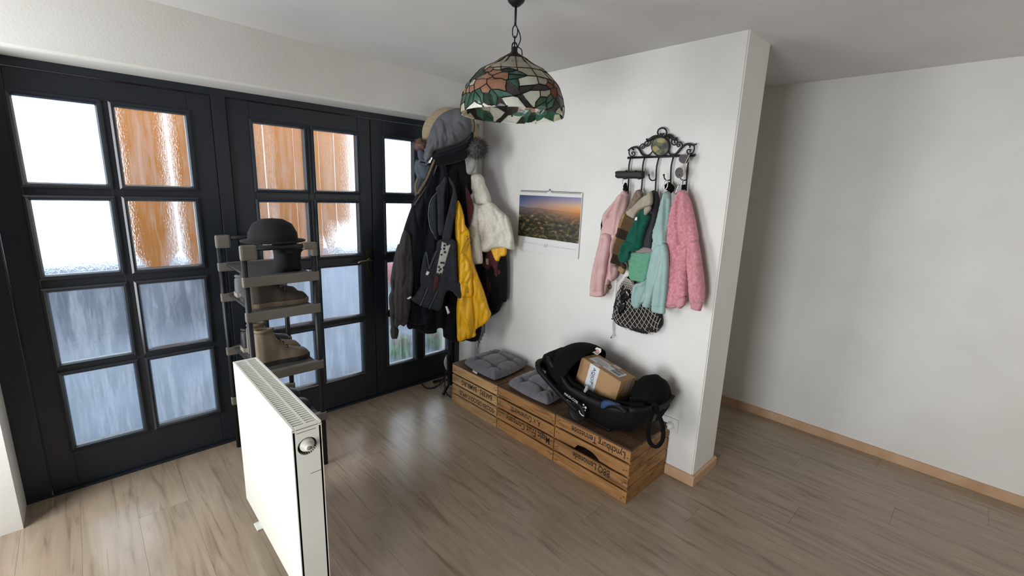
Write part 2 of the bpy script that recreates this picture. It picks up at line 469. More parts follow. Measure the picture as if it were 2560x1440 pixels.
# ================================================================== ENTRANCE DOORS
mDoor = M('anthracite_door_paint', '1d232c', .38, '21272f', 6, bump=.05, bs=120, spec=.5)
mBead = M('anthracite_bead_paint', '222933', .25, spec=.6, bump=.03, bs=80)
mBrass = M('aged_brass', '8f7f62', .32, '6e6250', 30, metal=1.)
mPlate = M('old_bronze_plate', '4a4336', .45, '3a352c', 30, metal=.8)
def glass_mat(name, streak, milky, tint):
    mt = bpy.data.materials.new(name); mt.use_nodes = True; nt = mt.node_tree; N = nt.nodes; L = nt.links
    N.remove(N['Principled BSDF']); out = N['Material Output']
    tc = N.new('ShaderNodeTexCoord')
    mp = N.new('ShaderNodeMapping'); mp.inputs['Scale'].default_value = (1, 1, .42); L.new(tc.outputs['Object'], mp.inputs[0])
    n1 = N.new('ShaderNodeTexNoise'); n1.inputs['Scale'].default_value = 160; n1.inputs['Detail'].default_value = 2; L.new(mp.outputs[0], n1.inputs[0])
    bp = N.new('ShaderNodeBump'); bp.inputs['Strength'].default_value = .7; bp.inputs['Distance'].default_value = .004
    L.new(n1.outputs['Fac'], bp.inputs['Height'])
    rf = N.new('ShaderNodeBsdfRefraction'); rf.inputs['IOR'].default_value = 1.1; rf.inputs['Roughness'].default_value = .1; rf.inputs['Color'].default_value = tint
    L.new(bp.outputs[0], rf.inputs['Normal'])
    tp = N.new('ShaderNodeBsdfTransparent'); tp.inputs[0].default_value = tint
    m1 = N.new('ShaderNodeMixShader'); m1.inputs[0].default_value = .5; L.new(rf.outputs[0], m1.inputs[1]); L.new(tp.outputs[0], m1.inputs[2])
    tl = N.new('ShaderNodeBsdfTranslucent'); tl.inputs[0].default_value = (.82, .88, .96, 1)
    # milky streaks running down the pane
    mp2 = N.new('ShaderNodeMapping'); mp2.inputs['Scale'].default_value = (13, 1, 1.4); L.new(tc.outputs['Object'], mp2.inputs[0])
    n2 = N.new('ShaderNodeTexNoise'); n2.inputs['Scale'].default_value = 1.5; n2.inputs['Detail'].default_value = 7; n2.inputs['Roughness'].default_value = .78; L.new(mp2.outputs[0], n2.inputs[0])
    r2 = N.new('ShaderNodeMapRange'); r2.inputs['From Min'].default_value = .45; r2.inputs['From Max'].default_value = .7
    r2.inputs['To Min'].default_value = milky; r2.inputs['To Max'].default_value = streak; L.new(n2.outputs['Fac'], r2.inputs[0])
    m2 = N.new('ShaderNodeMixShader'); L.new(r2.outputs[0], m2.inputs[0]); L.new(m1.outputs[0], m2.inputs[1]); L.new(tl.outputs[0], m2.inputs[2])
    gl = N.new('ShaderNodeBsdfGlossy'); gl.inputs['Roughness'].default_value = .2; L.new(bp.outputs[0], gl.inputs['Normal'])
    m3 = N.new('ShaderNodeMixShader'); m3.inputs[0].default_value = .05; L.new(m2.outputs[0], m3.inputs[1]); L.new(gl.outputs[0], m3.inputs[2])
    L.new(m3.outputs[0], out.inputs[0])
    return mt
mPane = glass_mat('patterned_glass', .18, .0, (.93, .97, 1, 1))

def door_leaf(name, x0, x1, z0, z1, cols, rows, label):
    """a glazed leaf: stiles, rails, glazing bars, and for every light a beaded frame and a pane"""
    root = bpy.data.objects.new(name, None); col.objects.link(root); root.location = ((x0+x1)/2, .03, 0); struct(root); root['label'] = label
    y0, y1 = 0, .058
    e = .016
    cs = [(a-e, b+e) for a, b in cols]; rs = [(a-e, b+e) for a, b in rows]
    def bar(n, a, b, c, d): return box(n, (a, y0, c), (b, y1, d), mDoor, root, bevel=.003)
    bar('stile', x0, cs[0][0], z0, z1); bar('stile', cs[-1][1], x1, z0, z1)
    for (a, b), (c, d) in zip(cs, cs[1:]): bar('mullion', b, c, rs[0][0], rs[-1][1])
    bar('bottom_rail', cs[0][0], cs[-1][1], z0, rs[0][0]); bar('top_rail', cs[0][0], cs[-1][1], rs[-1][1], z1)
    for (a, b), (c, d) in zip(rs, rs[1:]):
        for (p, q) in cs: bar('glazing_bar', p, q, b, c)
    for (p, q), (gp, gq) in zip(cs, cols):
        for (a, b), (ga, gb) in zip(rs, rows):
            bm = bmesh.new()      # mitred bead standing proud of the leaf
            prof = [(0.0, -.007), (.006, -.012), (.012, -.009), (.016, .004), (.016, .03)]
            rings = []
            for dpt, yy in prof:
                rings.append([bm.verts.new(v) for v in ((p-.007+dpt*1.45, yy, a-.007+dpt*1.45), (q+.007-dpt*1.45, yy, a-.007+dpt*1.45), (q+.007-dpt*1.45, yy, b+.007-dpt*1.45), (p-.007+dpt*1.45, yy, b+.007-dpt*1.45))])
            r0 = [bm.verts.new((v.co.x, .0, v.co.z)) for v in rings[0]]
            rings = [r0]+rings
            for A, B in zip(rings, rings[1:]):
                for k in range(4): bm.faces.new((A[k], A[(k+1) % 4], B[(k+1) % 4], B[k]))
            from_bm('glazing_bead', bm, mBead, root)
            box('pane', (gp-.012, .026, ga-.012), (gq+.012, .03, gb+.012), mPane, root)
    return root
ROWS = [(.225, .599), (.661, 1.01), (1.094, 1.433), (1.5125, 1.871)]
d1 = door_leaf('door_1', -1.63, -.803, .012, 1.985, [(-1.502, -1.236), (-1.17, -.905)], ROWS, 'anthracite glazed door leaf with brass lever handle')
d2 = door_leaf('door_2', -.797, -.085, .012, 1.985, [(-.695, -.475), (-.377, -.16)], ROWS, 'anthracite glazed door leaf behind the hanging coats')
d3 = door_leaf('door_3', -2.53, -1.70, .012, 1.985, [(-2.42, -2.16), (-2.09, -1.82)], ROWS, 'anthracite glazed side panel beyond the shoe rack')
mFr = mDoor
for i, (a, b, c, d) in enumerate([(-.083, -.043, 0, LZ), (-1.697, -1.633, 0, 1.99), (-2.62, -2.533, 0, LZ)]):
    struct(box('trim_%d' % (i+1), (a, -.012, c), (b, .075, d), mFr, bevel=.003))
struct(box('trim_4', (-2.62, -.012, 1.988), (-.043, .075, LZ+.02), mFr, bevel=.003))
struct(box('trim_5', (-2.62, -.02, 0), (-.043, .09, .011), mFr, bevel=.003))
# lever handle on its plate
hp = [at(918, 622, 1, -.004), at(931, 703, 1, -.004)]
hx = -.838
box('handle_plate', (hx-.021, -.009, .925), (hx+.021, .0, 1.125), mPlate, d1, bevel=.004)
hz = 1.045
lv = tube('lever_handle', [(hx, -.008, hz), (hx, -.05, hz), (hx-.012, -.058, hz), (hx-.05, -.058, hz+.004), (hx-.085, -.056, hz-.002), (hx-.105, -.055, hz-.008)], [.0085, .0085, .009, .008, .0075, .006], mBrass, d1, seg=10)
lathe('lever_rose', [(0, -.006), (.016, -.006), (.014, 0), (.01, .004), (0, .004)], (hx, -.011, hz), mBrass, d1, axis=(0, -1, 0), seg=20)
lathe('keyhole_cover', [(0, 0), (.009, 0), (.009, .003), (0, .003)], (hx, -.009, .965), M('keyhole_black', '15130f', .6), d1, axis=(0, -1, 0), seg=14)

# ================================================================== OUTSIDE THE DOOR
mPave = M('pale_paving', '5d6672', .9, '6a7483', 3, bump=.2, bs=20)
struct(box('ground_outside', (-7, .14, -.22), (6, 9, -.12), mPave))
mOrange = M('orange_canvas', 'c57a32', .9, 'cd843c', 5, (1, 1, .3))
sun = thing('sunshade', (-1.0, 1.6, 1.1), 'orange canvas strips hanging outside the front door', 'sunshade')
yS = 1.45
def strip(u0, u1, ztop, zl, zm, zr, nm='canvas_strip'):
    """canvas tongue with a pointed foot"""
    um = (u0+u1)/2
    prism(nm, [(u0, yS, ztop), (u0, yS, zl), (um, yS, zm), (u1, yS, zr), (u1, yS, ztop)], (0, .012, 0), 1, mOrange, sun)
xs = [-2.75, -2.45, -2.14, -1.9, -1.6, -1.33]
px_edges = [(300, 420), (430, 505), (512, 600), (610, 660), (664, 735), (737, 797), (799, 835), (838, 871), (874, 884)]
for a, b in px_edges:
    A = at(a, 400, 1, yS).x; B = at(b, 400, 1, yS).x
    ys_, ym_ = (585, 645) if a == 799 else (548, 590) if a == 838 else (540, 575) if a == 874 else (630, 700)
    strip(A, B, 3.2, at((a+b)/2+12, ys_, 1, yS).z, at((a+b)/2+12, ym_, 1, yS).z, at((a+b)/2+12, ys_, 1, yS).z)
mHedge = M('pale_far_wall', '7d8794', .95, '5f6873', 2.2)
hz_ = at(900, 640, 1, 3.4).z
struct(box('wall_outside', (-4.2, 3.4, -.12), (-.13, 3.6, .55), mHedge))
# flowers in tubs behind the second leaf
mRed = M('red_petals', 'a8323a', .8, 'c75a58', 20); mLeaf = M('flower_leaves', '3f6b38', .8, '56824a', 20); mTub = M('tub_clay', '6b4036', .8)
for (pxx, pyy, rr, lab, cc) in [(985, 690, .13, 'red flowering plant outside the glazed door, taller one', mRed), (1004, 880, .12, 'low green and red flowers outside the glazed door', mLeaf), (1085, 850, .1, 'small leafy plant outside the glazed door nearest the corner', mLeaf)]:
    p = at(pxx, pyy, 1, 1.9 if pyy == 690 else .9)
    t = thing('potted_plant', (p.x, p.y, -.12), lab, 'plant')
    lathe('pot', [(0, 0), (.07, 0), (.1, .2), (.09, .2), (.085, .17), (0, .17)], (p.x, p.y, -.12), mTub, t, seg=20)
    tube('stem', [(p.x, p.y, .03), (p.x+.01, p.y, p.z)], .012, mLeaf, t)
    ellipsoid('bloom', (p.x, p.y, p.z), rr, rr, rr*1.3, cc, t, sub=3, rough=.5, rs=3)
    ellipsoid('foliage', (p.x+.03, p.y+.02, p.z-rr), rr*.9, rr*.9, rr*.6, mLeaf, t, sub=3, rough=.6, rs=4)

# ================================================================== WOODEN CRATES
def crate_wood(name, a, b, c):
    mt, nt, bs = nodes(name); N = nt.nodes; L = nt.links
    tc = N.new('ShaderNodeTexCoord'); oi = N.new('ShaderNodeObjectInfo'); ad = N.new('ShaderNodeVectorMath'); ad.operation = 'ADD'
    sc = N.new('ShaderNodeVectorMath'); sc.operation = 'SCALE'; sc.inputs['Scale'].default_value = 9
    cb = N.new('ShaderNodeCombineXYZ')
    for i in range(3): L.new(oi.outputs['Random'], cb.inputs[i])
    L.new(cb.outputs[0], sc.inputs[0]); L.new(tc.outputs['Object'], ad.inputs[0]); L.new(sc.outputs[0], ad.inputs[1])
    mp = N.new('ShaderNodeMapping'); mp.inputs['Scale'].default_value = (3, 1.2, 13); L.new(ad.outputs[0], mp.inputs[0])
    n = N.new('ShaderNodeTexNoise'); n.inputs['Scale'].default_value = 2.4; n.inputs['Detail'].default_value = 7; n.inputs['Distortion'].default_value = 1.6; L.new(mp.outputs[0], n.inputs[0])
    r = N.new('ShaderNodeValToRGB'); e = r.color_ramp.elements; e[0].position = .25; e[0].color = lin(c); e[1].position = .68; e[1].color = lin(a)
    k = e.new(.45); k.color = lin(b); L.new(n.outputs['Fac'], r.inputs[0])
    hs = N.new('ShaderNodeHueSaturation'); mr = N.new('ShaderNodeMapRange'); mr.inputs['To Min'].default_value = .82; mr.inputs['To Max'].default_value = 1.12
    L.new(oi.outputs['Random'], mr.inputs[0]); L.new(mr.outputs[0], hs.inputs['Value']); L.new(r.outputs[0], hs.inputs['Color']); L.new(hs.outputs[0], bs.inputs['Base Color'])
    bs.inputs['Roughness'].default_value = .62
    bp = N.new('ShaderNodeBump'); bp.inputs['Strength'].default_value = .25; bp.inputs['Distance'].default_value = .003; L.new(n.outputs['Fac'], bp.inputs['Height']); L.new(bp.outputs[0], bs.inputs['Normal'])
    return mt
mCrA = crate_wood('pale_crate_board', 'bb9669', 'a98459', '73563a')
mCrB = crate_wood('amber_crate_board', 'a87a4b', '8f6438', '523619')
mCrTop = crate_wood('weathered_crate_board', '64492f', '523b25', '392817')
mInk = M('stencil_ink', '1a110a', .85, '241810', 120)
mNail = M('rust_nail', '2c1d12', .7)
HC = .304; X0, X1 = -.42, -.02
CY = [-1.924, -1.424, -.924, -.424]      # crate 3, 2, 1
ZB = [(0.0, .065), (.076, .142), (.154, .219), (.231, .296)]
nail0 = None
def crate(k, y0, y1, mF, label, texts, notch=False, dz=0):
    global nail0
    g = .003
    root = thing('fruit_crate', ((X0+X1)/2, (y0+y1)/2, 0), label, 'crate', None)
    ya, yb = y0+g, y1-g
    H = HC+dz
    for i, (a, b) in enumerate(ZB):
        a2, b2 = a+dz*(i/4), b+dz*((i+1)/4)
        if notch and i == 2:      # hand hole cut into the lower edge of this board
            e = [(ya, b2), (yb, b2), (yb, a2)]
            hh = [(.80, 0), (.70, .003), (.66, .03), (.56, .036), (.46, .032), (.40, .02), (.36, .004), (.28, .003), (.20, -.0)]
            for t, h in hh: e.append((ya+(yb-ya)*t, a2+h))
            e.append((ya, a2))
            o = prism('front_board', [(X0, yy, zz) for yy, zz in e], (.011, 0, 0), 1, mF, root)
        else:
            o = box('front_board', (X0, ya, a2), (X0+.011, yb, b2), mF, root, bevel=.0015)
        for yy in (ya+.014, ya+.03, yb-.014, yb-.03):
            zz = a2+(b2-a2)*random.uniform(.25, .75)
            if nail0 is None:
                nail0 = box('nail', (-.0012, -.005, -.0016), (.001, .005, .0016), mNail); n_ = nail0
            else:
                n_ = nail0.copy(); col.objects.link(n_)
            n_.location = (X0, yy, zz); n_.parent = o; n_.matrix_parent_inverse = (root.matrix_basis @ o.matrix_parent_inverse @ o.matrix_basis).inverted()
        for (s, ti, u0, u1, hgt, zc, bold) in texts:
            if ti == i:
                # stencilled upside down: the line starts at the near end and runs to the far end
                pa = V((X0, ya+(yb-ya)*u0, a2+(b2-a2)*zc)); pb = V((X0, ya+(yb-ya)*u1, a2+(b2-a2)*zc))
                text('stencil_lettering', s, pa, pb, hgt, (-1, 0, 0), mInk, o, bold=bold)
        box('back_board', (X1-.011, ya, a2), (X1, yb, b2), mF, root, bevel=.0015)
    for yy, sgn in ((ya, 1), (yb, -1)):
        p0, p1 = (yy, yy+.013) if sgn > 0 else (yy-.013, yy)
        for i, (a, b) in enumerate([(0.0, .09), (.096, .165), (.171, .236), (.241, .296)]):
            box('end_board', (X0+.012, p0, a), (X1-.012, p1, b), mF if sgn > 0 else mCrTop, root, bevel=.0015)
        for xx in (X0+.012, X1-.037):
            box('corner_post', (xx, p0+.014*sgn, .004), (xx+.025, p1+.014*sgn, .294), mCrTop, root)
    n = 4; wdt = (X1-X0)/n
    for i in range(n):
        box('lid_board', (X0+i*wdt+(.004 if i else 0), ya, .2965), (X0+(i+1)*wdt-.003, yb, .304+dz), mCrTop, root, bevel=.0015)
    return root
crate(1, CY[2], CY[3], mCrA, 'pale wooden fruit crate stencilled with apple lettering, under the rear cushion',
      [('BAKERS - BAMBURG', 2, .10, .77, .038, .86, .02), ('GOLDEN DELICIOUS APPLES', 1, .05, .82, .034, .70, .02)])
crate(2, CY[1], CY[2], mCrB, 'wooden fruit crate in the middle stencilled Magic Fruit Company',
      [('A. v. Cronenwerth', 2, .22, .74, .040, .80, .012), ('Magic Fruit Company', 1, .06, .82, .046, .88, .012)])
crate(3, CY[0], CY[1], mCrB, 'amber wooden crate under the car seat stencilled Lynchburg Tennessee',
      [('Lynchburg Tennessee', 3, .06, .76, .040, .74, .012), ('BBQ Lemonade', 1, .22, .72, .040, .84, .012)], notch=True, dz=.004)

# ================================================================== SEAT CUSHIONS
mCush = M('grey_cushion_cloth', '5b585f', .9, '66636a', 9, bump=.25, bs=220, sheen=.3)
mTagW = M('white_label', 'e8e8e6', .6)
def cushion(corners, label, zt, H=.075, seed=0, tagpx=None):
    c = [V(p) for p in corners]   # far-left, near-left... around
    cen = sum(c, V((0, 0, 0)))/4
    root = thing('seat_cushion', (cen.x, cen.y, zt), label, 'cushion', 'grey tufted seat cushions on the crates')
    n = 46; vs = []; fs = []
    tufts = [(.28, .28), (.72, .28), (.28, .72), (.72, .72)]
    def P(s, t):
        return c[0]*(1-s)*(1-t)+c[1]*s*(1-t)+c[2]*s*t+c[3]*(1-s)*t
    def sq(s, t):          # rounded square outline with gently drawn-in sides
        u, v = 2*s-1, 2*t-1
        k = 1-.12*(u*u)*(v*v)-.03*(1-u*u)*(v*v)**2-.03*(1-v*v)*(u*u)**2
        return (u*k+1)/2, (v*k+1)/2
    top = []; bot = []
    for j in range(n+1):
        for i in range(n+1):
            s, t = i/n, j/n; s2, t2 = sq(s, t)
            p = P(s2, t2)
            e = min(s, 1-s, t, 1-t)/.5
            d = 1-(1-min(1, e*1.9))**2.4
            h = H*math.sqrt(max(0, d))*(.80+.2*e)
            for (a, b) in tufts:
                r = math.hypot(s-a, t-b); h -= H*.48*math.exp(-(r/.055)**2)+H*.14*math.exp(-(r/.16)**2)
            for (a, b) in tufts:   # creases that run out of the tufts
                for (da, db) in ((1, 0), (0, 1)):
                    q = abs((t-b) if da else (s-a)); h -= H*.10*math.exp(-(q/.02)**2)*min(1, e*3)
            ang = math.atan2(t-.5, s-.5)
            ruf = math.sin(ang*46+seed)*.5+math.sin(ang*31+2*seed)*.5
            ed = math.exp(-((e-.12)/.13)**2)
            h += ruf*H*.07*ed
            h += noise.noise(V((s*5, t*5, seed)))*H*.10*min(1, e*3)
            top.append((p.x, p.y, zt+.018+max(.0, h)))
            bot.append((p.x, p.y, zt+.018-.017*math.sqrt(max(0, d))))
    N1 = (n+1)**2; vs = top+bot
    for j in range(n):
        for i in range(n):
            a = j*(n+1)+i; fs.append((a, a+1, a+n+2, a+n+1)); fs.append((N1+a, N1+a+n+1, N1+a+n+2, N1+a+1))
    for i in range(n):
        for (a, b) in ((i, i+1), ((n+1)*n+i+1, (n+1)*n+i), ((i+1)*(n+1), i*(n+1)), (i*(n+1)+n, (i+1)*(n+1)+n)):
            fs.append((b, a, N1+a, N1+b))
    bm = bmesh.new(); vv = [bm.verts.new(v) for v in vs]
    for f in fs: bm.faces.new([vv[i] for i in f])
    from_bm('cushion_cover', bm, mCush, root, True)
    for (a, b) in tufts:
        p = P(a, b); lathe('tuft_button', [(0, 0), (.006, 0), (.005, .003), (0, .004)], (p.x, p.y, zt+.018+H*.42), mCush, root, seg=10)
    if tagpx:
        p = [at(q[0], q[1], 2, zt+.012) for q in tagpx]
        prism('care_label', p, (0, 0, 1), .0015, mTagW, root)
    return root
ZT = .306
cushion([(-.405, -.50, 0), (-.43, -.905, 0), (-.045, -.85, 0), (-.035, -.475, 0)], 'grey tufted seat cushion on the rear crate by the door', ZT, .062, 1, [(1182, 925), (1194, 932), (1192, 936), (1181, 929)])
cushion([(-.405, -.965, 0), (-.42, -1.365, 0), (-.06, -1.30, 0), (-.05, -.95, 0)], 'grey tufted seat cushion partly under the car seat handle', ZT, .058, 4)

# ================================================================== INFANT CAR SEAT
mBlk = M('black_seat_fabric', '0a0a0b', .95, '0e0e0f', 40, bump=.2, bs=250, spec=.15)
mBlkP = M('black_seat_plastic', '080809', .55, '0c0c0d', 30, bump=.06, bs=150, spec=.25)
mBlue = M('navy_seat_lining', '1d3557', .7, '234067', 30, bump=.1, bs=150)
mLogo = M('silver_print', 'b9b9bb', .5); mGrey = M('grey_buckle', '9a9a9c', .5)
S0 = -1.235; ZC = HC+.006; XC = -.235
cs_ = thing('infant_car_seat', (XC, -1.6, ZC), 'black infant car seat standing on the front crate', 'car seat')
def lerp(tab, s):
    for (a, b), (c, d) in zip(tab, tab[1:]):
        if s <= c:
            t = max(0, min(1, (s-a)/(c-a))); t = t*t*(3-2*t); return b+(d-b)*t
    return tab[-1][1]
wS = [(0, .10), (.10, .175), (.3, .205), (.5, .205), (.65, .19), (.74, .12)]
zb = [(0, .24), (.08, .12), (.18, .035), (.3, .004), (.5, .0), (.6, .03), (.70, .10), (.74, .2)]
zt_ = [(0, .27), (.08, .30), (.18, .25), (.3, .20), (.42, .185), (.55, .19), (.68, .215), (.74, .22)]
def shell(name, off, mat, s0=0., s1=.74, zo=0., parent=None):
    n, mm = 40, 30; vs = []; fs = []
    for i in range(n+1):
        s = s0+(s1-s0)*i/n; W = max(.02, lerp(wS, s)-off); B = lerp(zb, s)+off*.8; Tt = max(B+.01, lerp(zt_, s)+zo)
        for j in range(mm+1):
            a = -1+2*j/mm
            xx = W*math.copysign(min(1, abs(a)*1.0)**.62, a) if abs(a) > 1e-6 else 0
            k = abs(a)**3.2
            vs.append((XC+xx, S0-s, ZC+B+(Tt-B)*k))
    for i in range(n):
        for j in range(mm):
            a = i*(mm+1)+j; fs.append((a, a+1, a+mm+2, a+mm+1))
    o = mesh(name, vs, fs, mat, parent, True)
    md = o.modifiers.new('thickness', 'SOLIDIFY'); md.thickness = .022; md.offset = -1
    return o
shell('seat_shell', 0, mBlkP, parent=cs_)
shell('seat_padding', .03, mBlk, .03, .70, .012, cs_)
# hood over the head end
def hood():
    n, mm = 22, 30; vs = []; fs = []
    cx, cy, cz = XC, S0-.215, ZC+.17
    for i in range(n+1):
        th = math.radians(-8+120*i/n)          # from the rear rim up and over to the front edge
        for j in range(mm+1):
            ph = math.pi*j/mm
            r = .21
            yy = math.cos(th); zz = math.sin(th)
            side = math.cos(ph); up = math.sin(ph)**.7
            k = math.sin(math.acos(max(-1, min(1, side))))
            vs.append((cx+side*.195, cy+r*yy*up*.98, cz+(.215*zz)*up+.015*(1-up)))
    for i in range(n):
        for j in range(mm):
            a = i*(mm+1)+j; fs.append((a, a+1, a+mm+2, a+mm+1))
    o = mesh('hood', vs, fs, mBlk, cs_, True)
    md = o.modifiers.new('thickness', 'SOLIDIFY'); md.thickness = .008
    return o
hood()
ellipsoid('head_pillow', (XC+.02, -1.275, ZC+.235), .175, .075, .068, mBlk, cs_, sub=3, rough=.12, rs=3)
ellipsoid('foot_cover', (XC+.045, S0-.64, ZC+.19), .145, .09, .13, mBlk, cs_, sub=4, rough=.08, rs=2.5)
box('rocker_base', (XC-.13, S0-.52, ZC), (XC+.13, S0-.24, ZC+.03), mBlkP, cs_, bevel=.012)
# carrying handle
HX0, HX1 = XC-.222, XC+.19
pv = V((HX0, -1.605, .405))
hpts = [(HX0, -1.605, .405), (HX0, -1.50, .45), (HX0-.002, -1.39, .505), (HX0, -1.325, .54), (HX0+.015, -1.29, .556), (HX0+.05, -1.266, .56), (HX0+.11, -1.25, .55), (XC, -1.24, .53), (HX1-.1, -1.245, .51), (HX1-.02, -1.28, .5), (HX1, -1.34, .48), (HX1, -1.5, .44), (HX1, -1.605, .405)]
pts = catmull([V(p) for p in hpts], .02)
tube('carrying_handle', pts, .0155, mBlkP, cs_, seg=12, ry=.026, up=None)
for xx, sg in ((HX0, -1), (HX1, 1)):
    lathe('pivot_disc', [(0, -.01), (.058, -.01), (.058, .012), (.052, .018), (.042, .018), (.04, .016), (0, .017)], (xx, -1.605, .405), mBlkP, cs_, seg=36, axis=(sg, 0, 0))
xl = HX0-.0185
# logo: little figure and a bow
pl_ = Plane(V((xl, 0, 0)), V((-1, 0, 0)))
def flat_disc(name, c, r, mat, parent, px_=None):
    return lathe(name, [(0, 0), (r, 0), (r, .001), (0, .0012)], c, mat, parent, seg=16, axis=(-1, 0, 0))
def onL(px, py): return on_plane(px, py, pl_.p0, pl_.n)
for q in [((1459, 1012), .0055), ((1464, 1019), .0075), ((1458, 1018), .003), ((1463, 1026), .004)]:
    flat_disc('logo_dot', onL(*q[0]), q[1], mLogo, cs_)
tube('logo_bow', [onL(*q) for q in [(1448, 1026), (1450, 1032), (1455, 1038), (1460, 1040)]], .0035, mLogo, cs_, seg=6)
pT = Plane(V((HX0-.0165, 0, 0)), V((-1, 0, 0)))
f = lambda x, y: on_plane(x, y, pT.p0, pT.n)
text('handle_lettering', 'MAXI-COSI', f(1411, 986), f(1444, 1009), .015, (-1, 0, 0), mLogo, cs_, lift=.002, bold=.015)
text('handle_lettering', 'fix', f(1417, 999), f(1428, 1006), .004, (-1, 0, 0), mLogo, cs_, lift=.002)
# side wing lining, belt guide, buckle
pw_ = Plane(V((XC-.212, 0, 0)), V((-1, 0, 0)))
garment('side_wing', [(1500, 1010), (1506, 1001), (1518, 999), (1535, 1003), (1552, 1011), (1563, 1021), (1569, 1030), (1566, 1036), (1552, 1026), (1535, 1020), (1520, 1020), (1507, 1024), (1501, 1019)], pw_, mBlkP, cs_, T=.012, wf=.015, nz=.0)
garment('side_wing_lining', [(1501, 1010), (1507, 1002), (1518, 1000), (1534, 1004), (1551, 1012), (1538, 1014), (1522, 1017), (1508, 1023), (1502, 1018)], pw_.off(.006), mBlue, cs_, T=.010, wf=.012, nz=.0)
mTeal = M('belt_guide', '5f7f80', .5)
tube('belt_guide', [at(*q, 0, -.30) for q in [(1577, 994), (1581, 1000), (1588, 1003), (1596, 1000), (1597, 996)]], .004, mTeal, cs_, seg=8, step=.01)
pb_ = at(1467, 972, 0, -.40)
box('buckle', (-.012, -.008, -.022), (.012, .008, .022), mGrey, cs_, bevel=.005, mtx=Matrix.Translation(pb_) @ Matrix.Rotation(.35, 4, 'X'))
# adjuster strap loop hanging over the end of the crate
st = [at(*q, 0, x_) for q, x_ in [((1634, 1012), -.30), ((1630, 1035), -.335), ((1622, 1062), -.36), ((1620, 1088), -.37), ((1626, 1108), -.375), ((1638, 1117), -.375), ((1650, 1111), -.37), ((1658, 1092), -.36), ((1656, 1062), -.34), ((1648, 1040), -.325), ((1640, 1016), -.30)]]
tube('adjuster_strap', st, .0035, mBlk, cs_, seg=8, ry=.011, up=V((-.7, -.7, 0)), step=.015)
ellipsoid('strap_knot', at(1636, 1018, 0, -.31), .022, .022, .03, mBlk, cs_, sub=2, rough=.3, rs=2)
# warning sticker on the hood
mStk = M('sticker_paper', 'd9d2cf', .7); mStkR = M('sticker_red', 'a23a3a', .7); mStkY = M('sticker_orange', 'c98d52', .7)
ps = [at(*q, 0, -.215) for q in [(1480, 880), (1492, 868), (1503, 872), (1503, 880), (1493, 888)]]
prism('warning_sticker', ps, (-1, 0, 0), .002, mStk, cs_)
cc = at(1493, 879, 0, -.2185)
tube('warning_ring', [cc+V((0, math.cos(a)*.011, math.sin(a)*.011)) for a in [2*math.pi*i/18 for i in range(18)]], .0017, mStkR, cs_, seg=6, closed=True)
tube('warning_slash', [cc+V((0, .008, .008)), cc+V((0, -.008, -.008))], .0015, mStkR, cs_, seg=6)

# ================================================================== CARDBOARD PARCEL
mCard = M('cardboard', 'a5825c', .8, '9a7852', 6, bump=.08, bs=60)
mLab = M('paper_label', 'cfd2d4', .7, 'c4c8cc', 14); mTape = M('clear_tape', 'a99486', .25); mBar = M('barcode_print', '53585c', .7); mPen = M('ballpoint_ink', '1f2746', .6)
A_, B_, C_ = -1.645, .177, -.067
Rz = Matrix.Rotation(A_, 4, 'Z') @ Matrix.Rotation(B_, 4, 'Y') @ Matrix.Rotation(C_, 4, 'X')
BM = Matrix.Translation((-.329, -1.488, .553)) @ Rz
BL, BW, BH = .282, .138, .104
pc = thing('parcel', BM @ V((BL/2, BW/2, 0)), 'brown cardboard parcel with a white shipping label lying in the car seat', 'parcel')
box('carton', (0, 0, -.045), (BL, BW, BH), mCard, pc, bevel=.003, mtx=BM)
def quad(name, pts, n, mat, parent=pc, d=.0008):
    q = [BM @ V(p) for p in pts]; nn = (BM.to_3x3() @ V(n)).normalized()
    return prism(name, [p+nn*.0003 for p in q], nn, d, mat, parent)
h = BH
lab = quad('shipping_label', [(.03, .034, h), (.245, .034, h), (.245, .105, h), (.03, .105, h)], (0, 0, 1), mLab)
quad('packing_tape', [(.08, 0.002, h), (.125, .002, h), (.125, .046, h), (.08, .046, h)], (0, 0, 1), mTape)
quad('packing_tape', [(.135, .09, h), (.185, .09, h), (.185, BW-.002, h), (.135, BW-.002, h)], (0, 0, 1), mTape)
for (x0, y0) in ((.175, .042), (.175, .074)):
    k = 0; xx = x0
    while xx < x0+.055:
        wd = random.choice((.0012, .002, .003)); quad('barcode_bar', [(xx, y0, h+.0009), (xx+wd, y0, h+.0009), (xx+wd, y0+.026, h+.0009), (xx, y0+.026, h+.0009)], (0, 0, 1), mBar, lab, .0004); xx += wd+random.choice((.0012, .002))
for r_ in range(5):
    quad('printed_line', [(.045, .052+r_*.009, h+.0009), (.045+random.uniform(.05, .1), .052+r_*.009, h+.0009), (.14, .0535+r_*.009, h+.0009), (.045, .0535+r_*.009, h+.0009)], (0, 0, 1), mBar, lab, .0003)
sl = quad('address_label', [(.070, 0, h-.002), (.138, 0, h-.002), (.138, 0, -.044), (.070, 0, -.044)], (0, -1, 0), mLab)
nn = (BM.to_3x3() @ V((0, -1, 0))).normalized()
text('handwriting', 'AQIOT', BM @ V((.098, -.001, h-.014)), BM @ V((.098, -.001, -.004)), .020, nn, mPen, sl, lift=.0016)
tube('handwriting_stroke', [BM @ V((.093, -.0025, z_)) for z_ in (.07, .05, .03)], .0006, mPen, sl, seg=5)
quad('packing_tape', [(BL, .055, h-.002), (BL, .10, h-.002), (BL, .10, .0), (BL, .055, .0)], (1, 0, 0), mTape)
quad('closing_seam', [(.0, BW*.5-.0008, h), (.035, BW*.5-.0008, h), (.035, BW*.5+.0008, h), (.0, BW*.5+.0008, h)], (0, 0, 1), mNail)

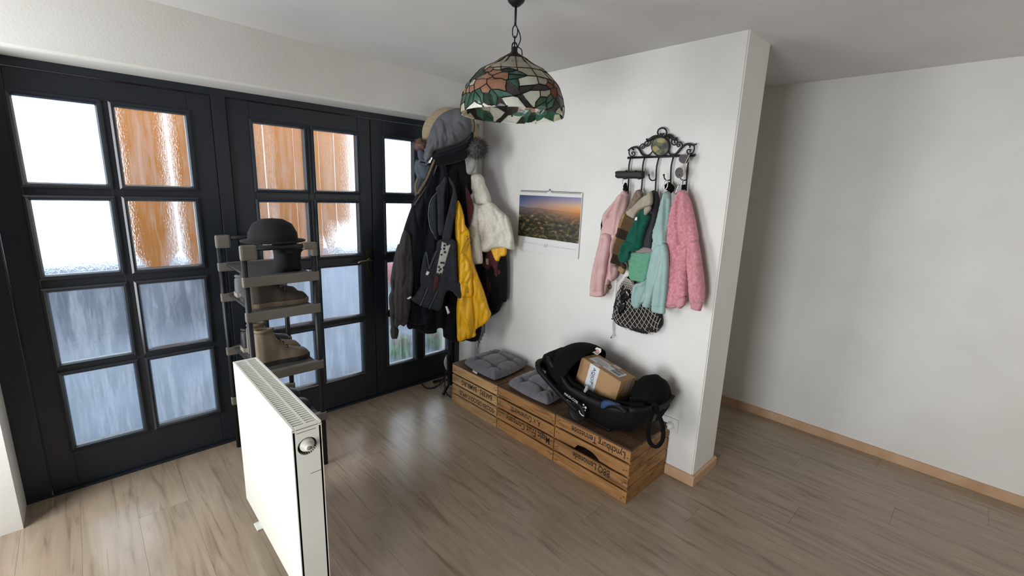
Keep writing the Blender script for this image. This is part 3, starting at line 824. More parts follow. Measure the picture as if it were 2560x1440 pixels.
# ================================================================== WALL SOCKET, CABLES
mSock = M('socket_white', 'dcdcd8', .4)
sk = thing('wall_socket', (0, -1.93, .3), 'white double wall socket with a plug, low on the wall beside the amber crate', 'socket')
a = at(1654, 1030, 0, 0); 
box('socket_frame', (-.009, -1.965, .262), (0, -1.81, .343), mSock, sk, bevel=.003)
for yy in (-1.925, -1.85):
    lathe('socket_insert', [(.0, .004), (.02, .004), (.021, .012), (.026, .0125), (.028, .009)], (0, yy, .302), mSock, sk, seg=28, axis=(-1, 0, 0))
plg = lathe('plug', [(0, .045), (.012, .045), (.019, .036), (.021, .012), (.021, .006)], (0, -1.925, .302), mSock, sk, seg=24, axis=(-1, 0, 0))
mCab = M('black_cable', '141312', .5)
ps_ = thing('power_strip', (-.47, -.38, .1), 'slim black upright power strip with cables between door and rear crate', 'power strip')
P1 = linep(-.55, -.35, -.40, -.40)
garment('strip_body', [(1116, 888), (1122, 882), (1130, 884), (1131, 920), (1130, 957), (1119, 960), (1118, 930), (1117, 905)], P1, mBlkP, ps_, T=.018, wf=.012, nz=0, round_=False, sp=.008)
garment('strip_plug', [(1111, 898), (1118, 888), (1119, 925), (1114, 922), (1110, 910)], P1.off(-.01), mGrey, ps_, T=.014, wf=.01, nz=0, sp=.006)
def fl(px, py, z=.006): return at(px, py, 2, z)
tube('power_cable', [P1.pt(*P1.uv(1119, 925)), fl(1105, 958, .08), fl(1088, 966, .02), fl(1070, 971), fl(1056, 962), fl(1052, 948), fl(1060, 938), fl(1072, 938, .02), fl(1078, 946, .01), fl(1072, 952)], .0045, mCab, ps_, seg=8, step=.015)
tube('power_cable', [P1.pt(*P1.uv(1117, 930)), fl(1102, 955, .05), fl(1090, 968), fl(1078, 970), fl(1062, 968)], .004, mCab, ps_, seg=8, step=.015)
for k in range(2):
    tube('power_cable', [P1.pt(*P1.uv(1116, 920+4*k)), fl(1112, 945-2*k, .12), fl(1113-k, 970, .04), fl(1118, 985), fl(1127, 994-3*k)], .0035, mCab, ps_, seg=8, step=.015)

# ================================================================== STAINED-GLASS PENDANT LAMP
mIron = M('lamp_black_iron', '171513', .5, '201d1a', 40, metal=.4)
mLead = M('lead_came', '15130f', .45, metal=.5)
LX, LY, LZR = -.984, -1.565, 1.845
lamp = thing('pendant_lamp', (LX, LY, LZR), 'stained glass dome pendant lamp hanging from a black chain', 'lamp')
LP = [(.0, 2.062), (.04, 2.057), (.08, 2.030), (.13, 2.004), (.163, 1.973), (.184, 1.943), (.199, 1.905), (.205, 1.870), (.203, LZR)]
LPc = catmull([V((a, b)) for a, b in LP], .004)
def rad(z):
    for a, b in zip(LPc, LPc[1:]):
        if b.y <= z <= a.y:
            t = (a.y-z)/max(1e-9, a.y-b.y); return a.x+(b.x-a.x)*t
    return LPc[-1].x if z < LZR else 0
def hit_dome(px, py):
    d = ray(px, py); t = 1.0; last = None
    while t < 2.6:
        p = CAM+d*t
        if LZR-.02 <= p.z <= 2.06:
            r = math.hypot(p.x-LX, p.y-LY)
            if r < rad(p.z): return p
        t += .003
    return None
A0 = math.atan2(CAM.y-LY, CAM.x-LX)
def dome_coords(cx, cy):
    px, py = 1100+cx/7.111, 120+cy/7.111
    q = px
    for i in range(60):
        p = hit_dome(q, py)
        if p: break
        q += (1284-q)*.03
    if not p: return (0, 2.05)
    th = (math.atan2(p.y-LY, p.x-LX)-A0+math.pi) % (2*math.pi)-math.pi
    return (th, p.z)
COLS = {'C': ('cream', 'cfc9b4', 'e0dac8'), 'W': ('milk', 'eeeee2', 'f8f8f0'), 'O': ('peach', 'b07f63', 'c4977c'), 'R': ('rust', '8e4a33', 'a6624a'), 'G': ('leaf_green', '2f5a44', '5f8a74'), 'D': ('dark_green', '1d3327', '2f4b3a'), 'K': ('smoky_grey', '433f3e', '57524f'), 'T': ('bright_green', '3f7159', '6d9a84')}
GM = {k: M(v[0]+'_art_glass', v[1], .22, v[2], 26, (1, 1, .5), coat=.4, trans=.5, bump=.12, bs=60) for k, v in COLS.items()}
PIECES = [
('C', [(1100,235),(1195,232),(1130,335),(970,330)]), ('C', [(1195,232),(1345,225),(1362,350),(1130,335)]), ('C', [(1345,225),(1510,240),(1575,355),(1362,350)]),
('C', [(1510,240),(1600,275),(1745,385),(1575,355)]), ('C', [(1600,275),(1700,315),(1850,440),(1745,385)]), ('C', [(1040,260),(1100,235),(970,330),(860,365),(960,300)]),
('C', [(1362,350),(1575,355),(1665,495),(1525,490),(1370,400)]), ('C', [(1575,355),(1745,385),(1880,530),(1665,495)]), ('C', [(1745,385),(1850,440),(2010,590),(1880,530)]), ('C', [(1850,440),(1900,450),(2060,610),(2010,590)]),
('C', [(1130,335),(1362,350),(1370,400),(1250,362),(1160,375),(1135,395)]),
('D', [(1135,400),(1180,370),(1270,362),(1330,385),(1370,405),(1240,435),(1160,430)]), ('T', [(1240,465),(1280,425),(1350,408),(1430,430),(1510,490),(1330,475)]), ('G', [(1235,545),(1240,465),(1330,475),(1510,490),(1370,545)]),
('O', [(875,405),(970,335),(1030,340),(1020,385),(960,420)]), ('O', [(960,455),(1030,390),(1140,415),(1150,440),(1010,490)]), ('O', [(750,530),(880,460),(960,455),(1010,490),(960,520),(790,540)]),
('O', [(1010,490),(1150,440),(1230,450),(1220,545),(1190,575),(1140,545),(1040,540)]), ('C', [(1030,340),(1130,335),(1135,400),(1030,390)]),
('O', [(745,590),(780,550),(870,535),(935,550),(930,630),(830,700),(740,740)]), ('O', [(940,550),(1140,550),(1200,590),(1195,690),(1205,780),(1100,740),(980,710),(935,630)]), ('O', [(830,700),(925,645),(970,700),(990,730),(900,795),(860,790)]),
('O', [(660,650),(735,630),(735,740),(650,760)]), ('O', [(590,690),(665,645),(650,760),(585,765)]), ('C', [(640,630),(720,525),(760,540),(740,595),(735,630)]),
('D', [(700,480),(870,380),(960,420),(880,460),(750,530),(640,560)]), ('G', [(580,560),(690,480),(640,560),(640,630),(590,690),(540,640)]), ('O', [(480,720),(540,640),(590,690),(585,765),(520,740),(470,800)]),
('G', [(480,950),(520,800),(585,770),(605,800),(560,930)]), ('G', [(590,1050),(580,880),(610,780),(680,775),(640,950)]), ('G', [(680,775),(740,755),(725,900),(690,980),(590,1050),(640,950)]),
('T', [(740,800),(760,740),(830,870),(860,1000),(790,970),(735,900)]), ('G', [(760,740),(830,710),(880,830),(870,1000),(830,870)]), ('D', [(880,960),(900,830),(960,800),(1000,860),(1035,1010),(950,1010)]),
('G', [(960,790),(1010,750),(1060,820),(1080,900),(1060,1040),(1035,1010),(1000,860)]), ('T', [(1010,750),(1100,760),(1210,800),(1280,830),(1180,870),(1080,860),(1060,820)]),
('C', [(440,1085),(470,980),(560,930),(565,1060)]), ('W', [(600,1060),(720,955),(860,1010),(865,1070),(700,1095)]), ('W', [(885,1060),(890,975),(1000,1020),(1070,1040),(1065,1065)]), ('K', [(1065,1060),(1080,900),(1130,890),(1200,1060)]),
('K', [(1205,790),(1210,590),(1280,640),(1370,740),(1400,830),(1280,830)]), ('G', [(1220,580),(1360,555),(1390,640),(1380,740),(1290,660)]), ('W', [(1370,555),(1520,500),(1665,510),(1690,630),(1500,670),(1400,680),(1385,620)]),
('C', [(1670,505),(1830,530),(1840,590),(1810,650),(1700,630)]), ('K', [(1390,690),(1500,670),(1610,665),(1560,750),(1430,815),(1390,780)]), ('K', [(1610,665),(1700,630),(1810,655),(1880,715),(1780,745),(1560,750)]),
('W', [(1430,815),(1560,750),(1710,745),(1715,860),(1640,960),(1595,1060),(1500,930)]), ('C', [(1715,745),(1880,720),(1890,790),(1800,860),(1720,860)]), ('W', [(1140,890),(1300,855),(1370,870),(1490,1070),(1220,1075)]),
('K', [(1300,850),(1430,820),(1510,940),(1600,1060),(1560,1085),(1490,1070),(1370,870)]),
('R', [(1830,570),(1900,545),(1950,590),(1950,650),(1880,600)]), ('R', [(1810,650),(1850,590),(1940,640),(1890,700)]), ('R', [(1890,790),(1890,700),(1950,680),(2000,720),(2010,790),(1970,900),(1940,870)]), ('R', [(2000,680),(2080,710),(2140,870),(2020,790)]), ('R', [(1950,590),(2030,610),(2090,700),(2000,680),(1950,650)]),
('G', [(1630,1060),(1650,950),(1720,870),(1810,860),(1800,940)]), ('T', [(1640,1070),(1720,970),(1800,945),(1800,1080)]), ('G', [(1810,1000),(1830,870),(1900,800),(1930,870),(1850,960)]), ('T', [(1820,1060),(1850,960),(1930,870),(1950,930),(1920,1030)]),
('D', [(1990,900),(2020,800),(2140,880),(2150,1010),(2060,1010)]), ('K', [(1930,1040),(1970,920),(2060,1010),(2030,1030),(1960,1110),(1820,1090)]), ('C', [(1975,1110),(2040,1035),(2110,1040),(2140,1150)]), ('C', [(2140,1140),(2110,950),(2170,1000),(2180,1060)]),
('D', [(2090,700),(2150,790),(2200,900),(2225,1050),(2150,1010),(2140,870)]),
('D', [(400,960),(480,720),(470,800),(520,800),(480,950),(470,980),(440,1085),(395,1085)])]
def build_glass():
    # merge the traced corners so neighbours share seams
    raw = []; faces = []
    def vid(p):
        for i, q in enumerate(raw):
            if abs(q[0]-p[0])+abs(q[1]-p[1]) < 26: return i
        raw.append(p); return len(raw)-1
    for c, poly in PIECES:
        ids = []
        for p in poly:
            k = vid(p)
            if k not in ids: ids.append(k)
        faces.append((c, ids))
    co = [dome_coords(*p) for p in raw]
    # lowest corners end on the rim, the outermost meet the back half
    tmax = max(t for t, z in co); tmin = min(t for t, z in co)
    hull = []
    for i, (t, z) in enumerate(co):
        cx, cy = raw[i]
        if cy > 1035 and z < LZR+.03: z = LZR+.002
        t = t*(math.pi/2/tmax) if t > 0 else t*(math.pi/2/-tmin)
        if cy < 262: z = max(z, 2.05)
        co[i] = (t, z)
    # 2-D seams in (theta, z) space; extra points fill the bends
    S = .2
    v2 = [V((t*S, z)) for t, z in co]; nv = len(v2)
    border = []
    for j in range(13):
        z = LZR+(2.05-LZR)*j/12
        border.append(V((-math.pi/2*S, z))); border.append(V((math.pi/2*S, z)))
    for j in range(1, 24):
        border.append(V(((-math.pi/2+math.pi*j/24)*S, LZR))); border.append(V(((-math.pi/2+math.pi*j/24)*S, 2.05)))
    extra = []
    for j in range(1, 18):
        for i in range(1, 30):
            extra.append(V(((-math.pi/2+math.pi*i/30)*S, LZR+(2.05-LZR)*j/18)))
    edges = set()
    for c, ids in faces:
        for a, b in zip(ids, ids[1:]+ids[:1]): edges.add((min(a, b), max(a, b)))
    vv, ee, ff, ov, oe, of = delaunay_2d_cdt(v2+border+extra, list(edges), [], 0, 1e-5)
    polys = [(c, [v2[i] for i in ids]) for c, ids in faces]
    def inside(p, poly):
        r = False; j = len(poly)-1
        for i in range(len(poly)):
            a, b = poly[i], poly[j]
            if (a.y > p.y) != (b.y > p.y) and p.x < (b.x-a.x)*(p.y-a.y)/(b.y-a.y)+a.x: r = not r
            j = i
        return r
    def dist(p, poly):
        best = 9
        for a, b in zip(poly, poly[1:]+poly[:1]):
            ab = b-a; t = max(0, min(1, (p-a).dot(ab)/max(ab.dot(ab), 1e-9))); best = min(best, (p-a-ab*t).length)
        return best
    groups = {}
    for f in ff:
        c = sum((vv[i] for i in f), V((0, 0)))/len(f)
        k = None
        for i, (cc, poly) in enumerate(polys):
            if inside(c, poly): k = i; break
        if k is None: k = min(range(len(polys)), key=lambda i: dist(c, polys[i][1]))
        groups.setdefault(k, []).append(f)
    def P3(v, dr=0., rot=0.):
        t = v.x/S+A0+rot; r = rad(min(2.06, max(LZR, v.y)))+dr
        return V((LX+r*math.cos(t), LY+r*math.sin(t), v.y))
    shade = mesh('lamp_shade', [], [], mLead, lamp)
    seam = {}
    for k, fs in groups.items():
        cnt = {}
        for f in fs:
            for a, b in zip(f, f[1:]+f[:1]): cnt[(min(a, b), max(a, b))] = cnt.get((min(a, b), max(a, b)), 0)+1
        for e, n in cnt.items():
            if n == 1: seam[e] = 1
    half = []
    for k, fs in groups.items():
        used = sorted({i for f in fs for i in f}); mp = {u: i for i, u in enumerate(used)}
        vs = [P3(vv[u], .0006) for u in used]+[P3(vv[u], -.0016) for u in used]; n = len(used)
        F = [tuple(mp[i] for i in f) for f in fs]+[tuple(mp[i]+n for i in f[::-1]) for f in fs]
        o = mesh('glass_piece', vs, F, GM[polys[k][0]], None, False)
        half.append(o)
    # lead seams as thin cames
    bm = bmesh.new()
    for (a, b) in seam:
        pa, pb = vv[a], vv[b]
        if pa.y < LZR+.0005 and pb.y < LZR+.0005: continue
        if abs(abs(pa.x)-math.pi/2*S) < 1e-4 and abs(abs(pb.x)-math.pi/2*S) < 1e-4 and pa.x > 0: continue
        for rot in (0, math.pi):
            sweep(bm, [P3(pa, .0004, rot), P3(pb, .0004, rot)], .0021, 5)
    bm.to_mesh(shade.data); bm.free()
    shade.data.materials.append(mLead) if not shade.data.materials else None
    shade['kind'] = 'stuff'
    mroot = Matrix.Identity(4)
    for o in half:
        o.parent = shade; o.matrix_parent_inverse = mroot
        c = o.copy(); col.objects.link(c)
        c.matrix_basis = Matrix.Translation((LX, LY, 0)) @ Matrix.Rotation(math.pi, 4, 'Z') @ Matrix.Translation((-LX, -LY, 0))
    return shade
build_glass()
rim = [V((LX+(rad(LZR)+.0005)*math.cos(a), LY+(rad(LZR)+.0005)*math.sin(a), LZR+.0016*math.sin(a*17))) for a in [2*math.pi*i/140 for i in range(140)]]
tube('rim_came', rim, .0028, mLead, lamp, seg=6, closed=True)
lathe('shade_cap', [(.052, 2.043), (.046, 2.056), (.03, 2.066), (.016, 2.074), (.012, 2.08), (.012, 2.092), (.008, 2.096), (0, 2.096)], (LX, LY, 0), mIron, lamp, seg=32)
ztop = 2.3
lathe('ceiling_canopy', [(.0, 2.236), (.014, 2.238), (.03, 2.252), (.038, 2.27), (.042, 2.30)], (LX, LY, 0), mIron, lamp, seg=32)
tube('suspension_tube', [(LX, LY, 2.242), (LX, LY, 2.172)], .0045, mIron, lamp, seg=10)
def link(cz, ry, rz, ang, nm='chain_link', r=.0022):
    dx, dy = math.cos(ang), math.sin(ang)
    tube(nm, [(LX+dx*ry*math.cos(a), LY+dy*ry*math.cos(a), cz+rz*math.sin(a)) for a in [2*math.pi*i/28 for i in range(28)]], r, mIron, lamp, seg=7, closed=True)
vA = A0+math.pi/2
link(2.150, .010, .022, vA)
link(2.117, .004, .018, vA+1.4)
for k in (-1, 1): link(2.098, .011, .014, vA+.5*k)
tube('lamp_flex', [(LX, LY, 2.175), (LX+.012, LY-.010, 2.15), (LX+.018, LY-.014, 2.125), (LX+.012, LY-.01, 2.105), (LX+.006, LY-.004, 2.085)], .0022, mIron, lamp, seg=7, step=.01)
tube('lamp_flex', [(LX+.006, LY-.004, 2.1), (LX+.022, LY-.016, 2.09), (LX+.026, LY-.018, 2.07)], .002, mIron, lamp, seg=7, step=.01)
mBulb = M('opal_bulb', 'd8d8d2', .3)
ellipsoid('bulb', (LX, LY, 1.93), .03, .03, .045, mBulb, lamp, sub=3)
tube('bulb_holder', [(LX, LY, 1.965), (LX, LY, 2.06)], .016, mIron, lamp, seg=14)

# ================================================================== WALL CALENDAR
mPaper = M('calendar_paper', 'dcdcda', .6)
def landscape():
    mt, nt, b = nodes('meadow_photo_print'); N = nt.nodes; L = nt.links
    tc = N.new('ShaderNodeTexCoord'); sp_ = N.new('ShaderNodeSeparateXYZ'); L.new(tc.outputs['Object'], sp_.inputs[0])
    def rng(o, a, c):
        m_ = N.new('ShaderNodeMapRange'); m_.inputs['From Min'].default_value = a; m_.inputs['From Max'].default_value = c; L.new(o, m_.inputs[0]); return m_.outputs[0]
    u = rng(sp_.outputs['Y'], -.655, -1.18); v = rng(sp_.outputs['Z'], 1.245, 1.525)
    def ramp(o, els):
        r = N.new('ShaderNodeValToRGB'); e = r.color_ramp.elements
        while len(e) < len(els): e.new(.5)
        for k, (p, c) in enumerate(els): e[k].position = p; e[k].color = lin(c)
        L.new(o, r.inputs[0]); return r.outputs[0]
    def mix(f, a, c, mode='MIX'):
        m_ = N.new('ShaderNodeMix'); m_.data_type = 'RGBA'; m_.blend_type = mode
        if isinstance(f, float): m_.inputs[0].default_value = f
        else: L.new(f, m_.inputs[0])
        L.new(a, m_.inputs[6]); L.new(c, m_.inputs[7]); return m_.outputs[2]
    skyL = ramp(v, [(.70, '7d7a86'), (.8, '5a6a8e'), (1, '35486b')]); skyR = ramp(v, [(.70, 'd78b45'), (.82, 'd9a878'), (.93, 'a294a8'), (1, '8a83a3')])
    sky = mix(u, skyL, skyR)
    mp = N.new('ShaderNodeMapping'); mp.inputs['Scale'].default_value = (1, 14, 30); L.new(tc.outputs['Object'], mp.inputs[0])
    n1 = N.new('ShaderNodeTexNoise'); n1.inputs['Scale'].default_value = 1.6; n1.inputs['Detail'].default_value = 6; L.new(mp.outputs[0], n1.inputs[0])
    g1 = ramp(n1.outputs['Fac'], [(.32, '14160e'), (.5, '2c2d1b'), (.62, '6d5c38'), (.72, 'b39a66')])
    haze = ramp(v, [(.0, '000000'), (.40, '202020'), (.56, '9a9a9a'), (.70, 'f4f4f4')])
    hz1 = N.new('ShaderNodeRGBToBW'); L.new(haze, hz1.inputs[0])
    hzc = ramp(u, [(0, '5d5c60'), (.5, '8a6f60'), (1, 'd08a48')])
    ground = mix(hz1.outputs[0], g1, hzc)
    n2 = N.new('ShaderNodeTexNoise'); n2.inputs['Scale'].default_value = 170; n2.inputs['Detail'].default_value = 1; L.new(tc.outputs['Object'], n2.inputs[0])
    sp2 = ramp(n2.outputs['Fac'], [(.66, '000000'), (.72, 'c8bda0')])
    msk = ramp(v, [(.0, 'ffffff'), (.3, '808080'), (.42, '000000')]); mb = N.new('ShaderNodeRGBToBW'); L.new(msk, mb.inputs[0])
    mu = N.new('ShaderNodeMath'); mu.operation = 'MULTIPLY'; L.new(mb.outputs[0], mu.inputs[0]); L.new(u, mu.inputs[1])
    ground = mix(mu.outputs[0], ground, mix(1., ground, sp2, 'ADD'))
    # skyline
    n3 = N.new('ShaderNodeTexNoise'); n3.inputs['Scale'].default_value = 9; L.new(tc.outputs['Object'], n3.inputs[0])
    ma = N.new('ShaderNodeMath'); ma.operation = 'MULTIPLY_ADD'; ma.inputs[1].default_value = .08; L.new(n3.outputs['Fac'], ma.inputs[0]); L.new(v, ma.inputs[2])
    tl = N.new('ShaderNodeMath'); tl.operation = 'MULTIPLY_ADD'; tl.inputs[1].default_value = .06; L.new(u, tl.inputs[0]); L.new(ma.outputs[0], tl.inputs[2])
    edge = ramp(tl.outputs[0], [(.765, '000000'), (.79, 'ffffff')])
    L.new(mix(edge, ground, sky), b.inputs['Base Color'])
    b.inputs['Roughness'].default_value = .3; b.inputs['Specular IOR Level'].default_value = .5
    return mt
cal = thing('wall_calendar', (0, -.92, 1.15), 'spiral bound wall calendar with a meadow at sunrise', 'calendar')
y0, y1, z0, z1 = -.642, -1.192, 1.143, 1.558
for k in range(3):
    box('calendar_page' if k else 'backing_board', (-.004-.0022*(k+1), y1, z0+.0015*k), (-.004-.0022*k, y0, z1), mPaper, cal)
box('month_photo', (-.0118, y1+.003, z0+.10), (-.0108, y0-.002, z1-.030), landscape(), cal)
mWire = M('spiral_wire', '6a6a6c', .4, metal=.7); mTxt = M('calendar_print', '8d8d90', .6)
bm = bmesh.new()
for i in range(58):
    if 27 <= i <= 30: continue
    yy = y0-.014-(y0-y1-.028)*i/57
    sweep(bm, [V((-.0075+.007*math.cos(a), yy, z1-.004+.007*math.sin(a))) for a in [2*math.pi*k/8 for k in range(8)]], .0011, 4, True)
o = from_bm('spiral_binding', bm, mWire, cal); o['kind'] = 'stuff'
ym = (y0+y1)/2
tube('hanger_loop', [(-.006, ym+.03, z1+.002), (-.006, ym+.008, z1+.004), (-.006, ym+.004, z1+.013), (-.006, ym, z1+.016), (-.006, ym-.004, z1+.013), (-.006, ym-.008, z1+.004), (-.006, ym-.03, z1+.002)], .0013, mWire, cal, seg=6)
ellipsoid('nail_head', (-.005, ym, z1+.012), .005, .004, .004, mWire, cal, sub=2)
text('month_number', '07', V((-.0106, ym+.018, z0+.045)), V((-.0106, ym-.016, z0+.045)), .022, (-1, 0, 0), mTxt, cal, lift=.0006)
text('day_numbers', '1 2 3 4 5 6 7 8 9 10 11 12 13 14', V((-.0106, y0-.02, z0+.055)), V((-.0106, ym+.03, z0+.055)), .0065, (-1, 0, 0), mTxt, cal, lift=.0006)
text('day_numbers', '15 16 17 18 19 20 21 22 23 24 25 26 27 28 29 30 31', V((-.0106, ym-.028, z0+.055)), V((-.0106, y1+.02, z0+.055)), .0065, (-1, 0, 0), mTxt, cal, lift=.0006)

# ================================================================== COAT STAND IN THE CORNER
mPole = M('black_stand_metal', '141416', .45, metal=.3)
SX, SY = -.27, -.23
stand = thing('coat_stand', (SX, SY, 0), 'slim black coat stand in the corner, buried under coats', 'coat stand')
tube('pole', [(SX, SY, .02), (SX, SY, 1.93)], .017, mPole, stand, seg=14)
for k in range(4):
    a = k*math.pi/2+.5; d = V((math.cos(a), math.sin(a), 0))
    tube('foot', [V((SX, SY, .06)), V((SX, SY, .05))+d*.08, V((SX, SY, .012))+d*.17], .011, mPole, stand, seg=8)
for k in range(6):
    a = k*math.pi/3; d = V((math.cos(a), math.sin(a), 0)); zz = 1.62+.2*(k % 2)
    tube('hook', [V((SX, SY, zz)), V((SX, SY, zz-.03))+d*.06, V((SX, SY, zz-.01))+d*.11, V((SX, SY, zz+.04))+d*.125], .007, mPole, stand, seg=8, step=.02)

CP = linep(-.70, -.19, -.10, -.50)          # the working plane of the hanging coats
def cloth(name, c, c2, ns=10, bump=.25, bs=180, rough=.9, sheen=.06, stretch=(1, 1, 1)):
    return M(name, c, rough, c2, ns, stretch, bump=bump, bs=bs, sheen=sheen, spec=.2)
mNavy = cloth('navy_wool', '14171e', '1a1e27'); mBlackC = cloth('black_cotton', '0d0d10', '121216')
mSlate = cloth('slate_jersey', '2c2e34', '35383f'); mChar = cloth('charcoal_knit', '3a3737', '464241', 60, .4, 120, stretch=(1, 1, .25))
mYel = M('yellow_raincoat_rubber', 'e6ac10', .42, 'efb81c', 5, bump=.1, bs=40, spec=.45)
def quilt(name, c, c2):
    mt = cloth(name, c, c2, 12, .3, 90); nt = mt.node_tree; N = nt.nodes; L = nt.links
    tc = [n for n in N if n.type == 'TEX_COORD'][0]; h = None
    for ang in (.75, -.75):
        mp = N.new('ShaderNodeMapping'); mp.inputs['Rotation'].default_value = (ang, 0, .0); L.new(tc.outputs['Object'], mp.inputs[0])
        wv = N.new('ShaderNodeTexWave'); wv.bands_direction = 'Z'; wv.inputs['Scale'].default_value = 11; wv.inputs['Distortion'].default_value = 1.2; wv.inputs['Detail Scale'].default_value = 3; L.new(mp.outputs[0], wv.inputs[0])
        pw = N.new('ShaderNodeMath'); pw.operation = 'POWER'; pw.inputs[1].default_value = .35; L.new(wv.outputs['Fac'], pw.inputs[0])
        if h is None: h = pw.outputs[0]
        else:
            mn = N.new('ShaderNodeMath'); mn.operation = 'MINIMUM'; L.new(h, mn.inputs[0]); L.new(pw.outputs[0], mn.inputs[1]); h = mn.outputs[0]
    bp = N.new('ShaderNodeBump'); bp.inputs['Strength'].default_value = .45; bp.inputs['Distance'].default_value = .005; L.new(h, bp.inputs['Height'])
    L.new(bp.outputs[0], N['Principled BSDF'].inputs['Normal'])
    return mt
mWhiteQ = quilt('cream_quilt', 'dcd7ca', 'e6e1d6'); mMar = cloth('maroon_cotton', '4a2328', '582c30')
mGreyCap = cloth('grey_cap_cloth', '5d5f63', '686a6e', 8, .25, 140); mStraw = cloth('beige_straw', 'a8977a', 'b5a589', 60, .4, 200)
mRope = M('woven_tan_strap', '8d7a63', .9, '5e5044', 160, bump=.8, bs=200); mHoodG = cloth('grey_blue_hood', '555b66', '626974')
mFurP = M('pink_brown_fur', '9a7a72', .9, '6d5450', 30); mFurG = M('grey_fur', '3a3836', .95, '77736f', 60); mBean = cloth('pale_grey_beanie', '9b9a98', 'acabaa', 40, .5, 120, stretch=(1, 1, .3))

def coat_base(name, px, label, cat, group='coats on the stand in the corner'):
    p = CP.pt(*CP.uv(*px)); return thing(name, (p.x, p.y, p.z), label, cat, None)
# long navy coat, the rearmost bulk
t = coat_base('winter_coat', (1120, 400), 'long black winter coat hanging at the back of the coat pile', 'coat')
garment('coat_body', [(1086, 388), (1120, 380), (1165, 375), (1176, 420), (1180, 500), (1173, 600), (1163, 720), (1152, 846), (1112, 845), (1106, 822), (1093, 822), (1090, 832), (1064, 834), (1036, 822), (1018, 818), (1010, 760), (1002, 680), (1008, 620), (1024, 560), (1042, 500), (1064, 440)], CP, mBlackC, t, T=.06, wf=.09, nz=.012, nf=(16, 2), seed=1,
        folds=[([(1120, 430), (1090, 600), (1064, 830)], .02, .02), ([(1140, 430), (1130, 640), (1106, 820)], -.02, .018)])
# navy jacket, left front
t = coat_base('jacket', (1060, 450), 'navy jacket with long folds hanging on the left of the coat pile', 'jacket')
garment('jacket_body', [(1084, 392), (1108, 398), (1122, 450), (1112, 560), (1098, 660), (1085, 760), (1070, 806), (1045, 812), (1024, 806), (1010, 780), (998, 700), (994, 640), (1010, 570), (1036, 497), (1062, 440)], CP.off(.05), mNavy, t, T=.055, wf=.07, nz=.01, nf=(18, 2.2), seed=2,
        folds=[([(1080, 420), (1045, 540), (1025, 660), (1018, 800)], .022, .018), ([(1098, 430), (1070, 560), (1052, 700), (1050, 800)], -.022, .016), ([(1070, 430), (1030, 530), (1006, 640)], -.012, .012)])
garment('collar', [(1082, 396), (1112, 386), (1160, 376), (1168, 392), (1150, 404), (1118, 412), (1092, 416), (1078, 412)], CP.off(.085), mBlackC, t, T=.03, wf=.025, nz=.004, seed=3)
# charcoal cardigan with its sleeve
t = coat_base('cardigan', (1005, 640), 'charcoal knitted cardigan with hanging cuffed sleeve at the left edge of the coats', 'cardigan')
garment('sleeve', [(1010, 575), (1026, 590), (1032, 640), (1034, 690), (1030, 740), (1022, 790), (1018, 806), (1010, 812), (996, 806), (989, 800), (986, 760), (988, 700), (990, 650), (998, 610)], CP.off(.115), mChar, t, T=.04, wf=.035, nz=.008, nf=(26, 5), seed=5, folds=[([(1012, 590), (1006, 680), (1002, 800)], .012, .012)])
garment('rear_sleeve', [(996, 610), (1006, 640), (1004, 720), (996, 790), (994, 842), (986, 846), (978, 843), (977, 815), (974, 775), (972, 742), (978, 725), (976, 700), (984, 650)], CP.off(.075), mChar, t, T=.035, wf=.03, nz=.008, nf=(24, 6), seed=6)
garment('cuff', [(988, 794), (1018, 802), (1010, 816), (1000, 812), (992, 820), (987, 812)], CP.off(.12), mChar, t, T=.03, wf=.02, nz=.002, seed=7)
garment('ribbed_end', [(977, 820), (996, 822), (994, 843), (986, 847), (978, 844)], CP.off(.08), mChar, t, T=.03, wf=.02, nz=.002, seed=7)

# baby carrier
mCar = cloth('slate_carrier_canvas', '2a2d33', '32363d', 30, .3, 220); mCarL = cloth('grey_blue_piping', '5f6a77', '6c7784')
t = coat_base('baby_carrier', (1120, 620), 'slate grey baby carrier with broad straps hanging in front of the coats', 'baby carrier')
PC = CP.off(.145)
garment('shoulder_strap', [(1112, 442), (1118, 452), (1112, 480), (1111, 530), (1109, 580), (1096, 584), (1094, 530), (1092, 483), (1090, 470), (1102, 458)], PC, mCar, t, T=.016, wf=.012, nz=.002, seed=8, folds=[([(1093, 480), (1095, 580)], .006, .003)])
garment('shoulder_strap', [(1122, 442), (1134, 458), (1140, 480), (1143, 497), (1140, 517), (1133, 560), (1125, 600), (1106, 597), (1112, 560), (1123, 517), (1132, 475), (1124, 456)], PC.off(.008), mCar, t, T=.016, wf=.012, nz=.002, seed=9)
garment('waist_loop', [(1092, 480), (1084, 490), (1075, 507), (1071, 542), (1075, 572), (1083, 588), (1092, 600), (1093, 560), (1091, 520)], PC.off(-.012), mSlate, t, T=.02, wf=.02, nz=.006, seed=10)
tube('piping', [PC.pt(*PC.uv(*q), .004) for q in [(1092, 482), (1082, 492), (1074, 508), (1071, 540), (1076, 570), (1084, 584)]], .0028, mCarL, t, seg=6, step=.02)
garment('carrier_body', [(1094, 604), (1112, 597), (1138, 603), (1142, 650), (1144, 697), (1152, 708), (1157, 728), (1151, 746), (1141, 741), (1130, 729), (1118, 728), (1110, 744), (1107, 760), (1098, 776), (1075, 771), (1050, 763), (1027, 748), (1038, 738), (1050, 718), (1060, 700), (1072, 682), (1083, 650), (1090, 625)], PC.off(.004), mCar, t, T=.03, wf=.025, nz=.005, seed=11,
        folds=[([(1068, 718), (1050, 762)], -.006, .004), ([(1092, 722), (1072, 770)], -.006, .004), ([(1100, 610), (1090, 660), (1080, 690)], -.008, .006), ([(1132, 610), (1136, 700)], .006, .01)])
